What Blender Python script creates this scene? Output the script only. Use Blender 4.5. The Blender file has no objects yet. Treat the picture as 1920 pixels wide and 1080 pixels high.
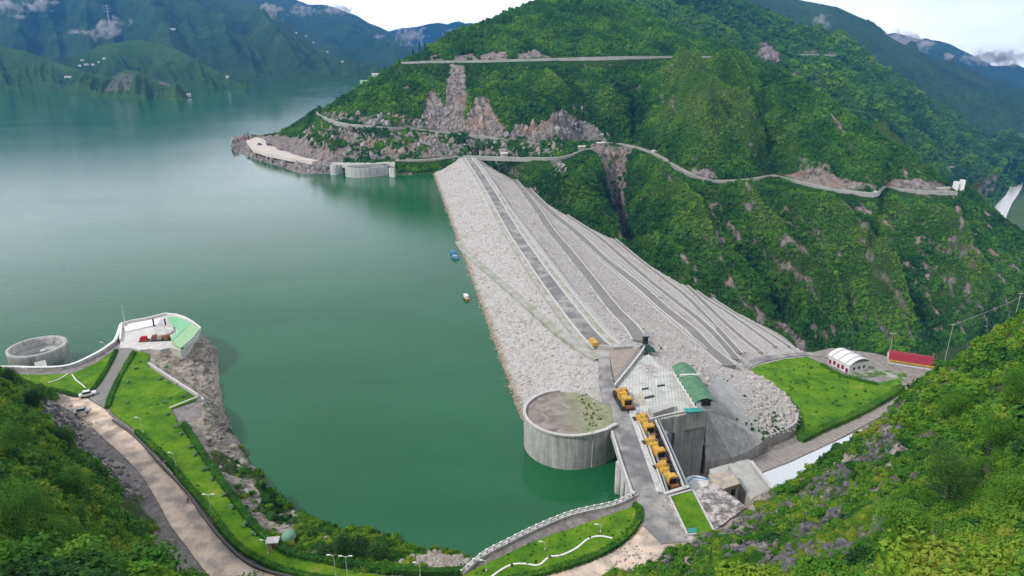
import bpy, math, random
import numpy as np
from mathutils import Vector, Matrix
D = bpy.data
SC = bpy.context.scene
R = math.radians
rng = np.random.default_rng(7)
random.seed(7)

# ------------------------------------------------------------------ camera
F, TH, CZ = 1251.0, R(19.6), 140.0
cam_d = D.cameras.new('camera'); cam = D.objects.new('camera', cam_d)
SC.collection.objects.link(cam); SC.camera = cam
cam.location = (0, 0, CZ); cam.rotation_euler = (R(90) - TH, 0, 0)
cam_d.sensor_width = 36; cam_d.lens = F / 1920 * 36
cam_d.clip_start = 0.5; cam_d.clip_end = 40000

# ------------------------------------------------------------------ sky, sun, exposure
SUN_EL, SUN_AZ = R(46), R(245)          # azimuth clockwise from +Y
world = D.worlds.new('World'); SC.world = world; world.use_nodes = True
wn, wl = world.node_tree.nodes, world.node_tree.links
wn.clear()
sky = wn.new('ShaderNodeTexSky'); sky.sky_type = 'NISHITA'; sky.sun_disc = False
sky.sun_elevation = SUN_EL; sky.sun_rotation = SUN_AZ; sky.altitude = 800; sky.dust_density = 2.0
tc = wn.new('ShaderNodeTexCoord'); mp = wn.new('ShaderNodeMapping'); mp.inputs['Scale'].default_value = (1.0, 1.0, 6.5)
cn = wn.new('ShaderNodeTexNoise'); cn.inputs['Scale'].default_value = 2.3; cn.inputs['Detail'].default_value = 7; cn.inputs['Roughness'].default_value = 0.55
cr = wn.new('ShaderNodeValToRGB'); cr.color_ramp.elements[0].position = 0.36; cr.color_ramp.elements[1].position = 0.62
cr.color_ramp.elements[0].color = (7.9, 8.2, 8.7, 1); cr.color_ramp.elements[1].color = (10.8, 10.7, 10.6, 1)
mx = wn.new('ShaderNodeMix'); mx.data_type = 'RGBA'; mx.inputs['Factor'].default_value = 0.93
bg = wn.new('ShaderNodeBackground'); bg.inputs['Strength'].default_value = 0.1
wo = wn.new('ShaderNodeOutputWorld')
wl.new(tc.outputs['Generated'], mp.inputs['Vector']); wl.new(mp.outputs['Vector'], cn.inputs['Vector'])
wl.new(cn.outputs['Fac'], cr.inputs['Fac']); wl.new(sky.outputs['Color'], mx.inputs['A']); wl.new(cr.outputs['Color'], mx.inputs['B'])
sx_ = wn.new('ShaderNodeSeparateXYZ'); wl.new(tc.outputs['Generated'], sx_.inputs[0])
hr = wn.new('ShaderNodeMapRange'); hr.interpolation_type = 'SMOOTHSTEP'; wl.new(sx_.outputs['Z'], hr.inputs['Value'])   # the low sky is the brightest
hr.inputs['From Min'].default_value = 0.08; hr.inputs['From Max'].default_value = 0.36; hr.inputs['To Min'].default_value = 3.7; hr.inputs['To Max'].default_value = 1.0
hm = wn.new('ShaderNodeVectorMath'); hm.operation = 'SCALE'; wl.new(mx.outputs['Result'], hm.inputs[0]); wl.new(hr.outputs['Result'], hm.inputs['Scale'])
wl.new(hm.outputs['Vector'], bg.inputs['Color']); wl.new(bg.outputs['Background'], wo.inputs['Surface'])
sun_d = D.lights.new('sun', 'SUN'); sun_d.energy = 2.8; sun_d.angle = R(6); sun_d.color = (1.0, 0.96, 0.9)
sun = D.objects.new('sun', sun_d); SC.collection.objects.link(sun)
sdir = Vector((math.sin(SUN_AZ) * math.cos(SUN_EL), math.cos(SUN_AZ) * math.cos(SUN_EL), math.sin(SUN_EL)))
sun.rotation_euler = sdir.to_track_quat('Z', 'Y').to_euler()
SC.view_settings.view_transform = 'Standard'; SC.view_settings.look = 'None'
SC.view_settings.exposure = 0.28; SC.view_settings.gamma = 1.0
SC.cycles.max_bounces = 6; SC.cycles.diffuse_bounces = 2; SC.cycles.glossy_bounces = 2
SC.cycles.transparent_max_bounces = 12; SC.cycles.volume_bounces = 0

# ------------------------------------------------------------------ helpers
def ray(px, py):
    u = (px - 960) / F; v = (540 - py) / F
    return np.array([u, math.cos(TH) + v * math.sin(TH), -math.sin(TH) + v * math.cos(TH)])
def A(px, py, z):                       # pixel on the level plane z
    d = ray(px, py); t = (z - CZ) / d[2]
    return np.array([0, 0, CZ]) + d * t
def T(px, py, t):
    return np.array([0, 0, CZ]) + ray(px, py) * t
def proj(P):
    P = np.asarray(P, float); x, y, z = P[..., 0], P[..., 1], P[..., 2] - CZ
    f = y * math.cos(TH) - z * math.sin(TH); f = np.where(f < 1, 1, f)
    v = (y * math.sin(TH) + z * math.cos(TH)) / f
    return 960 + F * x / f, 540 - F * v

def _h(ix, iy, seed):
    h = (ix.astype(np.int64) * 374761393 + iy.astype(np.int64) * 668265263 + seed * 1442695041) & 0xffffffff
    h = ((h ^ (h >> 13)) * 1274126177) & 0xffffffff
    return ((h ^ (h >> 16)) & 0xffff) / 65535.0
def pn(x, y, seed=0):
    x = np.asarray(x, float); y = np.asarray(y, float)
    ix = np.floor(x); iy = np.floor(y); fx = x - ix; fy = y - iy
    def g(a, b):
        an = _h(ix + a, iy + b, seed) * 2 * math.pi
        return np.cos(an) * (fx - a) + np.sin(an) * (fy - b)
    sx = fx * fx * fx * (fx * (fx * 6 - 15) + 10); sy = fy * fy * fy * (fy * (fy * 6 - 15) + 10)
    a = g(0, 0) + sx * (g(1, 0) - g(0, 0)); b = g(0, 1) + sx * (g(1, 1) - g(0, 1))
    return (a + sy * (b - a)) * 1.5
def fbm(x, y, o=4, seed=0, gain=0.5):
    s = 0; a = 1.0
    for k in range(o):
        s = s + a * pn(x * 2 ** k, y * 2 ** k, seed + k); a *= gain
    return s
def ridged(x, y, o=4, seed=0):
    s = 0; a = 1.0
    for k in range(o):
        s = s + a * (1 - 2 * np.abs(pn(x * 2 ** k, y * 2 ** k, seed + k))); a *= 0.5
    return s

def inpoly(x, y, poly):
    c = np.zeros(np.shape(x), bool); n = len(poly)
    for i in range(n):
        x0, y0 = poly[i][0], poly[i][1]; x1, y1 = poly[i - 1][0], poly[i - 1][1]
        if y0 == y1: continue
        c ^= ((y0 > y) != (y1 > y)) & (x < (x1 - x0) * (y - y0) / (y1 - y0) + x0)
    return c
def dpoly(x, y, poly, closed=True):     # distance to a polyline
    best = np.full(np.shape(x), 1e9); n = len(poly)
    for i in range(0 if closed else 1, n):
        ax, ay = poly[i - 1][0], poly[i - 1][1]; bx, by = poly[i][0], poly[i][1]
        dx, dy = bx - ax, by - ay; L = dx * dx + dy * dy + 1e-9
        t = np.clip(((x - ax) * dx + (y - ay) * dy) / L, 0, 1)
        best = np.minimum(best, np.hypot(x - ax - t * dx, y - ay - t * dy))
    return best
def catmull(P, n=6):
    P = [np.asarray(p, float) for p in P]; out = []
    Q = [2 * P[0] - P[1]] + P + [2 * P[-1] - P[-2]]
    for i in range(1, len(Q) - 2):
        p0, p1, p2, p3 = Q[i - 1:i + 3]
        for k in range(n):
            t = k / n
            out.append(0.5 * (2 * p1 + (p2 - p0) * t + (2 * p0 - 5 * p1 + 4 * p2 - p3) * t * t + (3 * p1 - p0 - 3 * p2 + p3) * t ** 3))
    out.append(P[-1]); return np.array(out)
def walk(P, step, start=0.0):           # points and headings at even steps along a polyline
    P = np.asarray(P, float); seg = np.hypot(*(P[1:, :2] - P[:-1, :2]).T); cum = np.r_[0, np.cumsum(seg)]
    s = np.arange(start, cum[-1], step)
    pts = np.stack([np.interp(s, cum, P[:, k]) for k in range(P.shape[1])], 1)
    d = np.stack([np.interp(s + 0.5, cum, P[:, k]) - np.interp(s - 0.5, cum, P[:, k]) for k in range(2)], 1)
    return pts, np.arctan2(d[:, 1], d[:, 0])

# ------------------------------------------------------------------ object helpers
OFF = {}
def tag(o, label=None, cat=None, group=None, kind=None):
    if label: o['label'] = label
    if cat: o['category'] = cat
    if group: o['group'] = group
    if kind: o['kind'] = kind
    return o
def thing(name, loc, label, cat, group=None):
    o = D.objects.new(name, None); SC.collection.objects.link(o)
    o.location = [float(c) for c in loc]; o.empty_display_size = 1; OFF[o] = np.array(loc, float)
    return tag(o, label, cat, group)
def link(name, me, mat, parent=None, smooth=False, local=False):
    if mat is not None: me.materials.append(mat)
    o = D.objects.new(name, me); SC.collection.objects.link(o)
    if parent is not None:
        o.parent = parent; OFF[o] = OFF.get(parent, np.zeros(3))
    if smooth: me.polygons.foreach_set('use_smooth', np.ones(len(me.polygons), bool))
    return o
def grid_mesh(name, P, mask=None):      # P (n,m,3)
    n, m = P.shape[:2]; me = D.meshes.new(name)
    idx = np.arange(n * m).reshape(n, m)
    q = np.stack([idx[:-1, :-1], idx[1:, :-1], idx[1:, 1:], idx[:-1, 1:]], -1).reshape(-1, 4)
    if mask is not None: q = q[mask.reshape(-1)]
    used, inv = np.unique(q, return_inverse=True); q = inv.reshape(-1, 4); V = P.reshape(-1, 3)[used]
    return np_mesh(me, V, q), used
def np_mesh(me, V, q):
    k = q.shape[1]
    me.vertices.add(len(V)); me.vertices.foreach_set('co', np.ascontiguousarray(V, np.float32).ravel())
    me.loops.add(q.size); me.loops.foreach_set('vertex_index', q.ravel().astype(np.int32))
    me.polygons.add(len(q)); me.polygons.foreach_set('loop_start', np.arange(0, q.size, k, dtype=np.int32))
    me.polygons.foreach_set('loop_total', np.full(len(q), k, np.int32))
    me.update(calc_edges=True); return me
def vattr(me, name, vals):
    a = me.attributes.new(name, 'FLOAT', 'POINT'); a.data.foreach_set('value', np.ascontiguousarray(vals, np.float32))

class MB:
    def __init__(s): s.v = []; s.f = []
    def add(s, v, f):
        b = len(s.v); s.v += [tuple(map(float, p)) for p in v]; s.f += [tuple(b + i for i in q) for q in f]; return s
    def box(s, c, size, rz=0.0, ry=0.0, rx=0.0, taper=1.0):
        sx, sy, sz = [k / 2 for k in size]; M = Matrix.Rotation(rz, 3, 'Z') @ Matrix.Rotation(ry, 3, 'Y') @ Matrix.Rotation(rx, 3, 'X')
        v = []
        for z in (-1, 1):
            t = taper if z > 0 else 1
            for x, y in ((-1, -1), (1, -1), (1, 1), (-1, 1)):
                v.append(M @ Vector((x * sx * t, y * sy * t, z * sz)) + Vector(c))
        return s.add(v, [(3, 2, 1, 0), (4, 5, 6, 7), (0, 1, 5, 4), (1, 2, 6, 5), (2, 3, 7, 6), (3, 0, 4, 7)])
    def prism(s, poly, z0, z1):         # poly xy(z); z1 None: own z
        p = [tuple(q) for q in poly]; n = len(p)
        ar = sum(p[i - 1][0] * p[i][1] - p[i][0] * p[i - 1][1] for i in range(n))
        if ar < 0: p = p[::-1]
        top = [(q[0], q[1], z1 if z1 is not None else q[2]) for q in p]; bot = [(q[0], q[1], z0) for q in p]
        return s.add(bot + top, [tuple(range(n - 1, -1, -1)), tuple(range(n, 2 * n))] + [(i, (i + 1) % n, n + (i + 1) % n, n + i) for i in range(n)])
    def cyl(s, a, b, r0, r1=None, n=12, cap=True):
        r1 = r0 if r1 is None else r1; a = Vector(a); b = Vector(b); d = (b - a).normalized()
        x = d.orthogonal().normalized(); y = d.cross(x); v = []
        for c, r in ((a, r0), (b, r1)):
            for i in range(n):
                an = 2 * math.pi * i / n; v.append(c + x * (r * math.cos(an)) + y * (r * math.sin(an)))
        f = [(i, (i + 1) % n, n + (i + 1) % n, n + i) for i in range(n)]
        if cap: f += [tuple(range(n - 1, -1, -1)), tuple(range(n, 2 * n))]
        return s.add(v, f)
    def tube(s, P, r, n=6):
        for i in range(1, len(P)): s.cyl(P[i - 1], P[i], r, n=n)
        return s
    def ribbon(s, P, w, h, up=0.0, side=0.0):   # rectangular bar swept on a path; h thickness below, up raise, side = lateral shift
        P = np.asarray(P, float); n = len(P); d = np.gradient(P[:, :2], axis=0); d /= np.linalg.norm(d, axis=1)[:, None] + 1e-9
        N = np.stack([-d[:, 1], d[:, 0]], 1); w = np.broadcast_to(np.asarray(w, float), (n,))
        v = []
        for i in range(n):
            for sg, zz in ((-1, up), (1, up), (1, up - h), (-1, up - h)):
                q = P[i, :2] + N[i] * (side + sg * w[i] / 2); v.append((q[0], q[1], P[i, 2] + zz))
        f = []
        for i in range(n - 1):
            a = 4 * i
            for k in range(4): f.append((a + k, a + 4 + k, a + 4 + (k + 1) % 4, a + (k + 1) % 4))
        f += [(0, 1, 2, 3), (4 * n - 1, 4 * n - 2, 4 * n - 3, 4 * n - 4)]
        return s.add(v, f)
    def lathe(s, c, prof, n=48, a0=0, a1=2 * math.pi):
        full = abs(a1 - a0 - 2 * math.pi) < 1e-6; m = n if full else n + 1; v = []
        for i in range(m):
            an = a0 + (a1 - a0) * i / n
            for r, z in prof: v.append((c[0] + r * math.cos(an), c[1] + r * math.sin(an), c[2] + z))
        k = len(prof); f = []
        for i in range(n):
            j = (i + 1) % m
            for q in range(k - 1): f.append((i * k + q, j * k + q, j * k + q + 1, i * k + q + 1))
        return s.add(v, f)
    def build(s, name, mat, parent=None, smooth=False, bevel=0.0):
        o = OFF.get(parent, np.zeros(3)) if parent is not None else np.zeros(3)
        me = D.meshes.new(name); me.from_pydata([(p[0] - o[0], p[1] - o[1], p[2] - o[2]) for p in s.v], [], s.f); me.update()
        ob = link(name, me, mat, parent, smooth)
        if bevel:
            m = ob.modifiers.new('bevel', 'BEVEL'); m.width = bevel; m.segments = 2; m.limit_method = 'ANGLE'
        return ob
def copy_tree(o, parent=None):
    c = o.copy(); SC.collection.objects.link(c)
    if parent is not None: c.parent = parent
    OFF[c] = OFF.get(o)
    for ch in [k for k in list(D.objects) if k.parent is o]: copy_tree(ch, c)
    return c

# ------------------------------------------------------------------ materials
def newmat(name):
    m = D.materials.new(name); m.use_nodes = True; nt = m.node_tree; nt.nodes.clear()
    out = nt.nodes.new('ShaderNodeOutputMaterial'); p = nt.nodes.new('ShaderNodeBsdfPrincipled')
    nt.links.new(p.outputs['BSDF'], out.inputs['Surface'])
    return m, nt, p, out
def noise(nt, scale, detail=4, rough=0.55, sc=(1, 1, 1), vec=None, dist=0.0):
    g = nt.nodes.new('ShaderNodeNewGeometry'); mp_ = nt.nodes.new('ShaderNodeMapping'); mp_.inputs['Scale'].default_value = sc
    n = nt.nodes.new('ShaderNodeTexNoise'); n.inputs['Scale'].default_value = scale; n.inputs['Detail'].default_value = detail
    n.inputs['Roughness'].default_value = rough; n.inputs['Distortion'].default_value = dist
    nt.links.new(vec or g.outputs['Position'], mp_.inputs['Vector']); nt.links.new(mp_.outputs['Vector'], n.inputs['Vector'])
    return n.outputs['Fac']
def ramp(nt, fac, stops):
    r = nt.nodes.new('ShaderNodeValToRGB'); e = r.color_ramp.elements
    while len(e) < len(stops): e.new(0.5)
    for k, (p, c) in enumerate(stops):
        e[k].position = p; e[k].color = (c[0], c[1], c[2], 1) if not np.isscalar(c) else (c, c, c, 1)
    nt.links.new(fac, r.inputs['Fac']); return r.outputs['Color']
def mixc(nt, fac, a, b, mode='MIX'):
    m = nt.nodes.new('ShaderNodeMix'); m.data_type = 'RGBA'; m.blend_type = mode
    for k, s_ in (('Factor', fac), ('A', a), ('B', b)):
        if isinstance(s_, (int, float)): m.inputs[k].default_value = s_
        elif isinstance(s_, tuple): m.inputs[k].default_value = (*s_, 1)
        else: nt.links.new(s_, m.inputs[k])
    return m.outputs['Result']
def bump(nt, p, h, dist, strength=1.0):
    b = nt.nodes.new('ShaderNodeBump'); b.inputs['Distance'].default_value = dist; b.inputs['Strength'].default_value = strength
    nt.links.new(h, b.inputs['Height']); nt.links.new(b.outputs['Normal'], p.inputs['Normal'])
def attr(nt, name):
    a = nt.nodes.new('ShaderNodeAttribute'); a.attribute_name = name; return a.outputs['Fac']
def simple(name, c0, c1=None, scale=0.5, rough=0.8, bmp=0.0, bs=4.0, sc=(1, 1, 1), spec=0.3, c2=None, s2=0.08):
    m, nt, p, out = newmat(name); c1 = c1 or tuple(k * 0.7 for k in c0)
    col = ramp(nt, noise(nt, scale, 6, 0.6, sc), [(0.3, c1), (0.7, c0)])
    if c2 is not None: col = mixc(nt, ramp(nt, noise(nt, s2, 4, 0.6, sc), [(0.45, 0.0), (0.62, 1.0)]), col, c2)
    nt.links.new(col, p.inputs['Base Color']); p.inputs['Roughness'].default_value = rough
    p.inputs['Specular IOR Level'].default_value = spec
    if bmp: bump(nt, p, noise(nt, bs, 5, 0.6, sc), bmp)
    return m
# ================================================================== TERRAIN
class RBF:
    def __init__(s, P):
        s.P = np.asarray(P, float)[:, :2]; z = np.asarray(P, float)[:, 2]; n = len(z)
        K = np.linalg.norm(s.P[:, None] - s.P[None], axis=2); M = np.zeros((n + 3, n + 3))
        M[:n, :n] = K + np.eye(n) * 1e-3; M[:n, n] = 1; M[:n, n + 1:] = s.P; M[n, :n] = 1; M[n + 1:, :n] = s.P.T
        s.w = np.linalg.solve(M, np.r_[z, 0, 0, 0])
    def __call__(s, x, y):
        x = np.asarray(x, float); y = np.asarray(y, float); r = np.full(x.shape, s.w[-3]) + s.w[-2] * x + s.w[-1] * y
        for i, (a, b) in enumerate(s.P): r = r + s.w[i] * np.hypot(x - a, y - b)
        return r
ZS, ZF = 13.0, -18.0
W2 = lambda L, z: [A(px, py, z) for px, py in L]
water_wall_l = W2([(-250, 705), (-120, 700), (0, 695), (70, 695), (130, 690), (180, 668), (205, 652), (222, 640), (228, 612)], ZS)
plat_edge = W2([(228, 608), (250, 604), (310, 592), (340, 597), (358, 606), (376, 618)], ZS)
rock_water = W2([(398, 648), (409, 672), (411, 705), (419, 765), (430, 800), (450, 832), (478, 880), (505, 912), (560, 965), (615, 993), (650, 1000), (680, 996), (715, 1000), (760, 1028), (800, 1036), (860, 1042), (890, 1050)], 0)
water_wall_r = W2([(905, 1038), (950, 1014), (1000, 992), (1060, 968), (1100, 957), (1150, 945), (1187, 932)], ZS)
LAND = plat_land = water_wall_l + plat_edge + rock_water + water_wall_r + [A(1222, 925, ZS), np.array([60, 172, 0]), np.array([120, 165, 0]), np.array([400, 100, 0]), np.array([400, -60, 0]), np.array([-600, -60, 0]), np.array([-600, 330, 0])]
shelf_in = W2([(374, 626), (360, 640), (330, 650), (300, 652), (282, 668), (279, 686), (330, 720), (378, 748), (380, 782), (345, 798), (372, 840), (402, 885), (435, 935), (470, 980), (505, 1012), (545, 1030), (600, 1042), (700, 1066), (800, 1074), (870, 1072), (905, 1052)], ZS)
SHELF = water_wall_l + plat_edge + shelf_in + water_wall_r + [A(1222, 925, ZS), np.array([56, 171, 0]), A(1310, 925, ZS), A(1345, 985, ZS), np.array([60, 140, 0]), np.array([60, 100, 0]), np.array([-600, 100, 0]), np.array([-600, 330, 0])]
FLOOR = [np.array([49, 186, 0]), np.array([53, 219, 0]), np.array([76, 223, 0]), np.array([80, 236, 0])] + W2([(1330, 862), (1400, 846), (1490, 812), (1486, 760), (1440, 715), (1400, 692), (1510, 664), (1560, 652), (1640, 662), (1745, 690), (1745, 720)], ZF) + [np.array([205, 290, 0]), np.array([150, 215, 0]), np.array([90, 180, 0])]
RSIL = [(1440, 938, 196), (1500, 898, 196), (1560, 858, 198), (1620, 814, 200), (1680, 764, 200), (1740, 712, 205), (1830, 646, 212), (1920, 602, 220), (2020, 562, 232)]
hill_pts = [T(*p) for p in RSIL] + [T(p[0], p[1], p[2] + 32) + np.array([0, 0, -42]) for p in RSIL]
hill_pts += [T(1300, 1080, 160), T(1500, 1080, 122), T(1700, 1080, 84), T(1900, 1080, 62), T(1600, 950, 150), T(1800, 905, 112), T(1905, 760, 145), T(1750, 800, 165), T(1400, 1000, 176), T(1925, 660, 185), T(2000, 1000, 60), T(2050, 700, 130), T(1500, 960, 176), T(1680, 870, 160)]
hill_pts += [A(x, y, 12.6) for x, y in [(1010, 1110), (1150, 1078), (1250, 1030), (1345, 990)]] + [A(1400, 960, 10), A(1420, 935, 6)]
foot_l = [(-60, 700), (30, 722), (110, 748), (190, 795), (240, 870), (278, 930), (305, 985), (350, 1050), (372, 1085)]
hill_pts += [A(x, y, 12.4) for x, y in foot_l] + [A(480, 1140, 12), A(640, 1165, 12), A(800, 1150, 12)]
hill_pts += [A(95, 790, 20), A(170, 850, 20), A(215, 905, 22), A(265, 1010, 18), A(310, 1065, 17), T(60, 860, 150), T(0, 728, 188), T(-80, 690, 200), T(150, 930, 152), T(0, 1080, 82), T(150, 1080, 112), T(250, 1075, 148), T(0, 900, 120), T(-150, 800, 140), T(-150, 1000, 80)]
hill_pts += [np.array(p, float) for p in [(0, 0, 137.5), (45, 20, 122), (-45, 20, 122), (0, 30, 108), (0, 60, 78), (-50, 60, 84), (40, 60, 88), (0, 100, 38), (-60, 100, 40), (-120, 20, 130), (120, 20, 135), (-200, 120, 90), (220, 120, 105)]]
for p in foot_l[1:]:
    q = A(p[0], p[1], 12.4); n = q[:2] / np.linalg.norm(q[:2]); hill_pts.append(np.array([*(q[:2] + n * 25), -12]))
HILL = RBF(hill_pts)
def H_near(x, y):
    x = np.asarray(x, float); y = np.asarray(y, float)
    inS = inpoly(x, y, SHELF); inF = inpoly(x, y, FLOOR) & ~inS; inL = inpoly(x, y, LAND)
    dS = dpoly(x, y, SHELF); dF = dpoly(x, y, FLOOR); dW = dpoly(x, y, LAND)
    waterside = x < 47
    h = np.where(waterside, np.where(inL, 13 * (dW / (dW + dS + 1e-6)) ** 0.8, -1.0 * dW - 0.3), np.maximum(13 - 1.7 * dS, -18 - 0.7 * dF))
    n = fbm(x / 8, y / 8, 4, 3) * 3.0 + ridged(x / 20, y / 14, 3, 9) * 2.2 - 1.4
    amp = np.clip(np.minimum(dS, np.where(inL, dW, 0)) / 5, 0, 1) * waterside
    st = np.floor((h + n * .5) / 2.6); fr = (h + n * .5) / 2.6 - st; hs = (st + np.clip((fr - .55) / .45, 0, 1) ** 1.5) * 2.6     # rock ledges
    h = np.where(amp > 0, (h + n * amp * .6) * (1 - amp) + amp * (.3 * (h + n * .6) + .7 * hs), h)
    h = np.where(inF, ZF, h); h = np.where(inS, ZS, h)
    hl = HILL(x, y)
    ok = ~(waterside & (y > 160) & (x > -60)) & ~(inS & (x > -40) & (y > 150) & (x < 54)) & (y < 360)
    hn = hl + fbm(x / 14, y / 14, 4, 21) * 2.2 * np.clip((hl - h) / 4, 0, 1)
    hn = np.where(ok & (hl > h), hn, h); return hn

# -------------------------------------------------- dam geometry in crest coordinates
C0 = np.array([42.0, 279.0]); CL = np.array([-0.171, 0.985]); CS = np.array([0.985, 0.171])
def SL(x, y): return (x - C0[0]) * CS[0] + (y - C0[1]) * CS[1], (x - C0[0]) * CL[0] + (y - C0[1]) * CL[1]
def XY(s, l): return C0[0] + s * CS[0] + l * CL[0], C0[1] + s * CS[1] + l * CL[1]
dp = []
for l in (90, 150, 250, 350, 450, 550, 650):
    for s in (8, 60, 130, 210, 300, 380):
        x, y = XY(s, l); dp.append((x, y, 12 - 0.5 * (s - 2)))
for l in (-70, -40, -10, 20, 50): x, y = XY(8, l); dp.append((x, y, 12))
dp += [tuple(A(px, py, z)) for px, py, z in [(1200, 660, 11), (1265, 690, 12), (1300, 730, 11.5), (1328, 768, 11), (1332, 850, -13), (1400, 838, -13.5), (1485, 806, -14), (1484, 755, -15), (1440, 716, -16), (1405, 695, -17), (1330, 686, -4), (1360, 740, 1), (1370, 790, -3), (1250, 660, 6)]]
dp += [(150, 215, -30), (190, 330, -62), (240, 300, -85), (160, 345, -48), (135, 335, -30)]
DAMD = RBF(dp); FOOT = [A(px, py, -18.0) for px, py in [(1328, 868), (1365, 862), (1400, 850), (1450, 832), (1485, 815), (1492, 795), (1486, 760), (1440, 717)]]
def H_dam(x, y):
    s, l = SL(np.asarray(x, float), np.asarray(y, float))
    up = 12 + (s + 8) * 0.325
    fd = dpoly(np.asarray(x, float), np.asarray(y, float), FOOT, False); dn = DAMD(x, y)
    dn = np.where(l < 70, np.minimum(dn, -13 + 1.15 * fd), dn)
    return np.where(s < -8, up, np.where(s < 8, 12.0, dn))
def hit(px, py, H, t0=60, t1=1500, off=0.0):
    d = ray(px, py); t = np.arange(t0, t1, 1.0); P = np.array([0, 0, CZ]) + t[:, None] * d
    g = P[:, 2] - H(P[:, 0], P[:, 1]) - off; k = np.argmax(g < 0)
    if g[k] >= 0 or k == 0: return P[0]
    a, b = t[k - 1], t[k]; f = g[k - 1] / (g[k - 1] - g[k]); q = np.array([0, 0, CZ]) + d * (a + f * (b - a)); return q

# -------------------------------------------------- materials of the land
def mat_forest_ground(name, g0, g1, rock=(0.22, 0.19, 0.18), sc=1.0):
    m, nt, p, out = newmat(name)
    f1 = noise(nt, 0.02 * sc, 5, 0.6); f2 = noise(nt, 0.25 * sc, 5, 0.7)
    c = mixc(nt, ramp(nt, f1, [(0.35, 0.0), (0.65, 1.0)]), g0, g1)
    c = mixc(nt, 1.0, c, ramp(nt, f2, [(0.25, (0.45, 0.5, 0.45)), (0.75, (1.5, 1.45, 1.3))]), 'MULTIPLY')
    rk = mixc(nt, ramp(nt, noise(nt, 0.16 * sc, 8, 0.75, (1, 1, 0.4)), [(0.40, 0.0), (0.58, 1.0)]), tuple(k * 0.28 for k in rock), tuple(k * 1.25 for k in rock))
    rk = mixc(nt, ramp(nt, noise(nt, 0.03 * sc, 3), [(0.5, 0.0), (0.7, 0.6)]), rk, (0.26, 0.16, 0.11))
    c = mixc(nt, attr(nt, 'rock'), c, rk)
    nt.links.new(c, p.inputs['Base Color']); p.inputs['Roughness'].default_value = 0.9; p.inputs['Specular IOR Level'].default_value = 0.15
    bump(nt, p, noise(nt, 0.3 * sc, 6, 0.7), 2.5 / sc, 0.9)
    return m
M = {}
M['m1'] = mat_forest_ground('slope soil', (0.022, 0.055, 0.012), (0.05, 0.10, 0.018))
M['m2'] = mat_forest_ground('far forest', (0.020, 0.060, 0.016), (0.045, 0.105, 0.022), sc=0.35)
M['m3'] = mat_forest_ground('distant forest', (0.018, 0.050, 0.020), (0.045, 0.095, 0.025), sc=0.14)

RN = {}
def loft(name, curves, az0, az1, naz, rows, amp, wl, matl, rockpolys=(), seed=0, rockfn=None, top_amp=0.12, skew=0.5, ampmul=None, edge=0, spurs=None):
    az = np.radians(np.linspace(az0, az1, naz)); D_, Z_ = [], []
    for c in curves:
        c = np.array(c, float); a = np.arctan2(c[:, 0], c[:, 1]); o = np.argsort(a); d = np.hypot(c[:, 0], c[:, 1])
        D_.append(np.interp(az, a[o], d[o])); Z_.append(np.interp(az, a[o], c[o, 2]))
    for k in range(1, len(D_)): D_[k] = np.maximum(D_[k], D_[k - 1] + 1.0)
    dd, zz, ww, base = [], [], [], []
    cs = 0.0
    for k in range(len(D_) - 1):
        n = rows[k]; last = k == len(D_) - 2
        for i in range(n + (1 if last else 0)):
            s = i / n
            dd.append(D_[k] + (D_[k + 1] - D_[k]) * s); zz.append(Z_[k] + (Z_[k + 1] - Z_[k]) * s)
            w = 4 * s * (1 - s) * ((1 - s) ** .8 * 1.6 if k == len(D_) - 3 else 1.0); g = np.hypot(D_[k + 1] - D_[k], Z_[k + 1] - Z_[k])
            if edge:
                w = np.clip(s * g / (edge * .8), 0, 1) * np.clip(((1 - s) * g - 8) / (edge * 1.5), 0, 1); w = w * w * (3 - 2 * w); ww.append(w * np.clip(g / (wl * .7), .1, 1) * (.4 if k == len(D_) - 3 else 1))
            else: ww.append(np.clip(w * 1.2, 0, 1) * np.clip(g / (wl * 0.8), 0, 1) + top_amp * (k > 0))
            base.append(cs + g * s)
        cs = cs + np.hypot(D_[k + 1] - D_[k], Z_[k + 1] - Z_[k])
    d, z, w = np.array(dd), np.array(zz), np.array(ww); x = d * np.sin(az); y = d * np.cos(az)
    q = x + skew * z + 0.3 * y
    n = ridged(q / wl, z / (wl * 2.6) + 5, 3, seed) - 0.7 + 0.22 * fbm(x / (wl * 0.25), y / (wl * 0.25) + z / (wl * .3), 4, seed + 9)
    if spurs:
        qx, qy = proj(np.stack([x, y, z], -1)); qx = qx + 14 * fbm(x / 60, z / 60, 3, 71); qy = qy + 14 * fbm(x / 60 + 9, z / 60, 3, 73); e_ = np.zeros(x.shape)
        for pl, hgt, wd in spurs: e_ += hgt * np.exp(-np.abs(dpoly(qx, qy, pl, False)) / wd)
        n = n * .55 + e_ * 1.4
    z = z + n * w * amp * (1 if ampmul is None else ampmul(x, y, z))
    P = np.stack([x, y, z], -1)
    me, used = grid_mesh(name, P); RN[name] = n * w
    px, py = proj(P); rk = np.zeros(px.shape)
    jx = fbm(x / (wl * .12), z / (wl * .12), 3, 31) * 5; jy = fbm(x / (wl * .12) + 7, z / (wl * .12), 3, 37) * 5
    for pl, v in rockpolys:
        rk = np.maximum(rk, inpoly(px + jx, py + jy, pl) * v)
    if rockfn is not None: rk = np.maximum(rk, rockfn(px, py, x, y, z))
    vattr(me, 'rock', rk.reshape(-1)[used])
    o = link(name, me, matl, None, True); tag(o, kind='structure')
    return o, P, rk
def Lz(L, z): return [A(a, b, z) for a, b in L]

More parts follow.
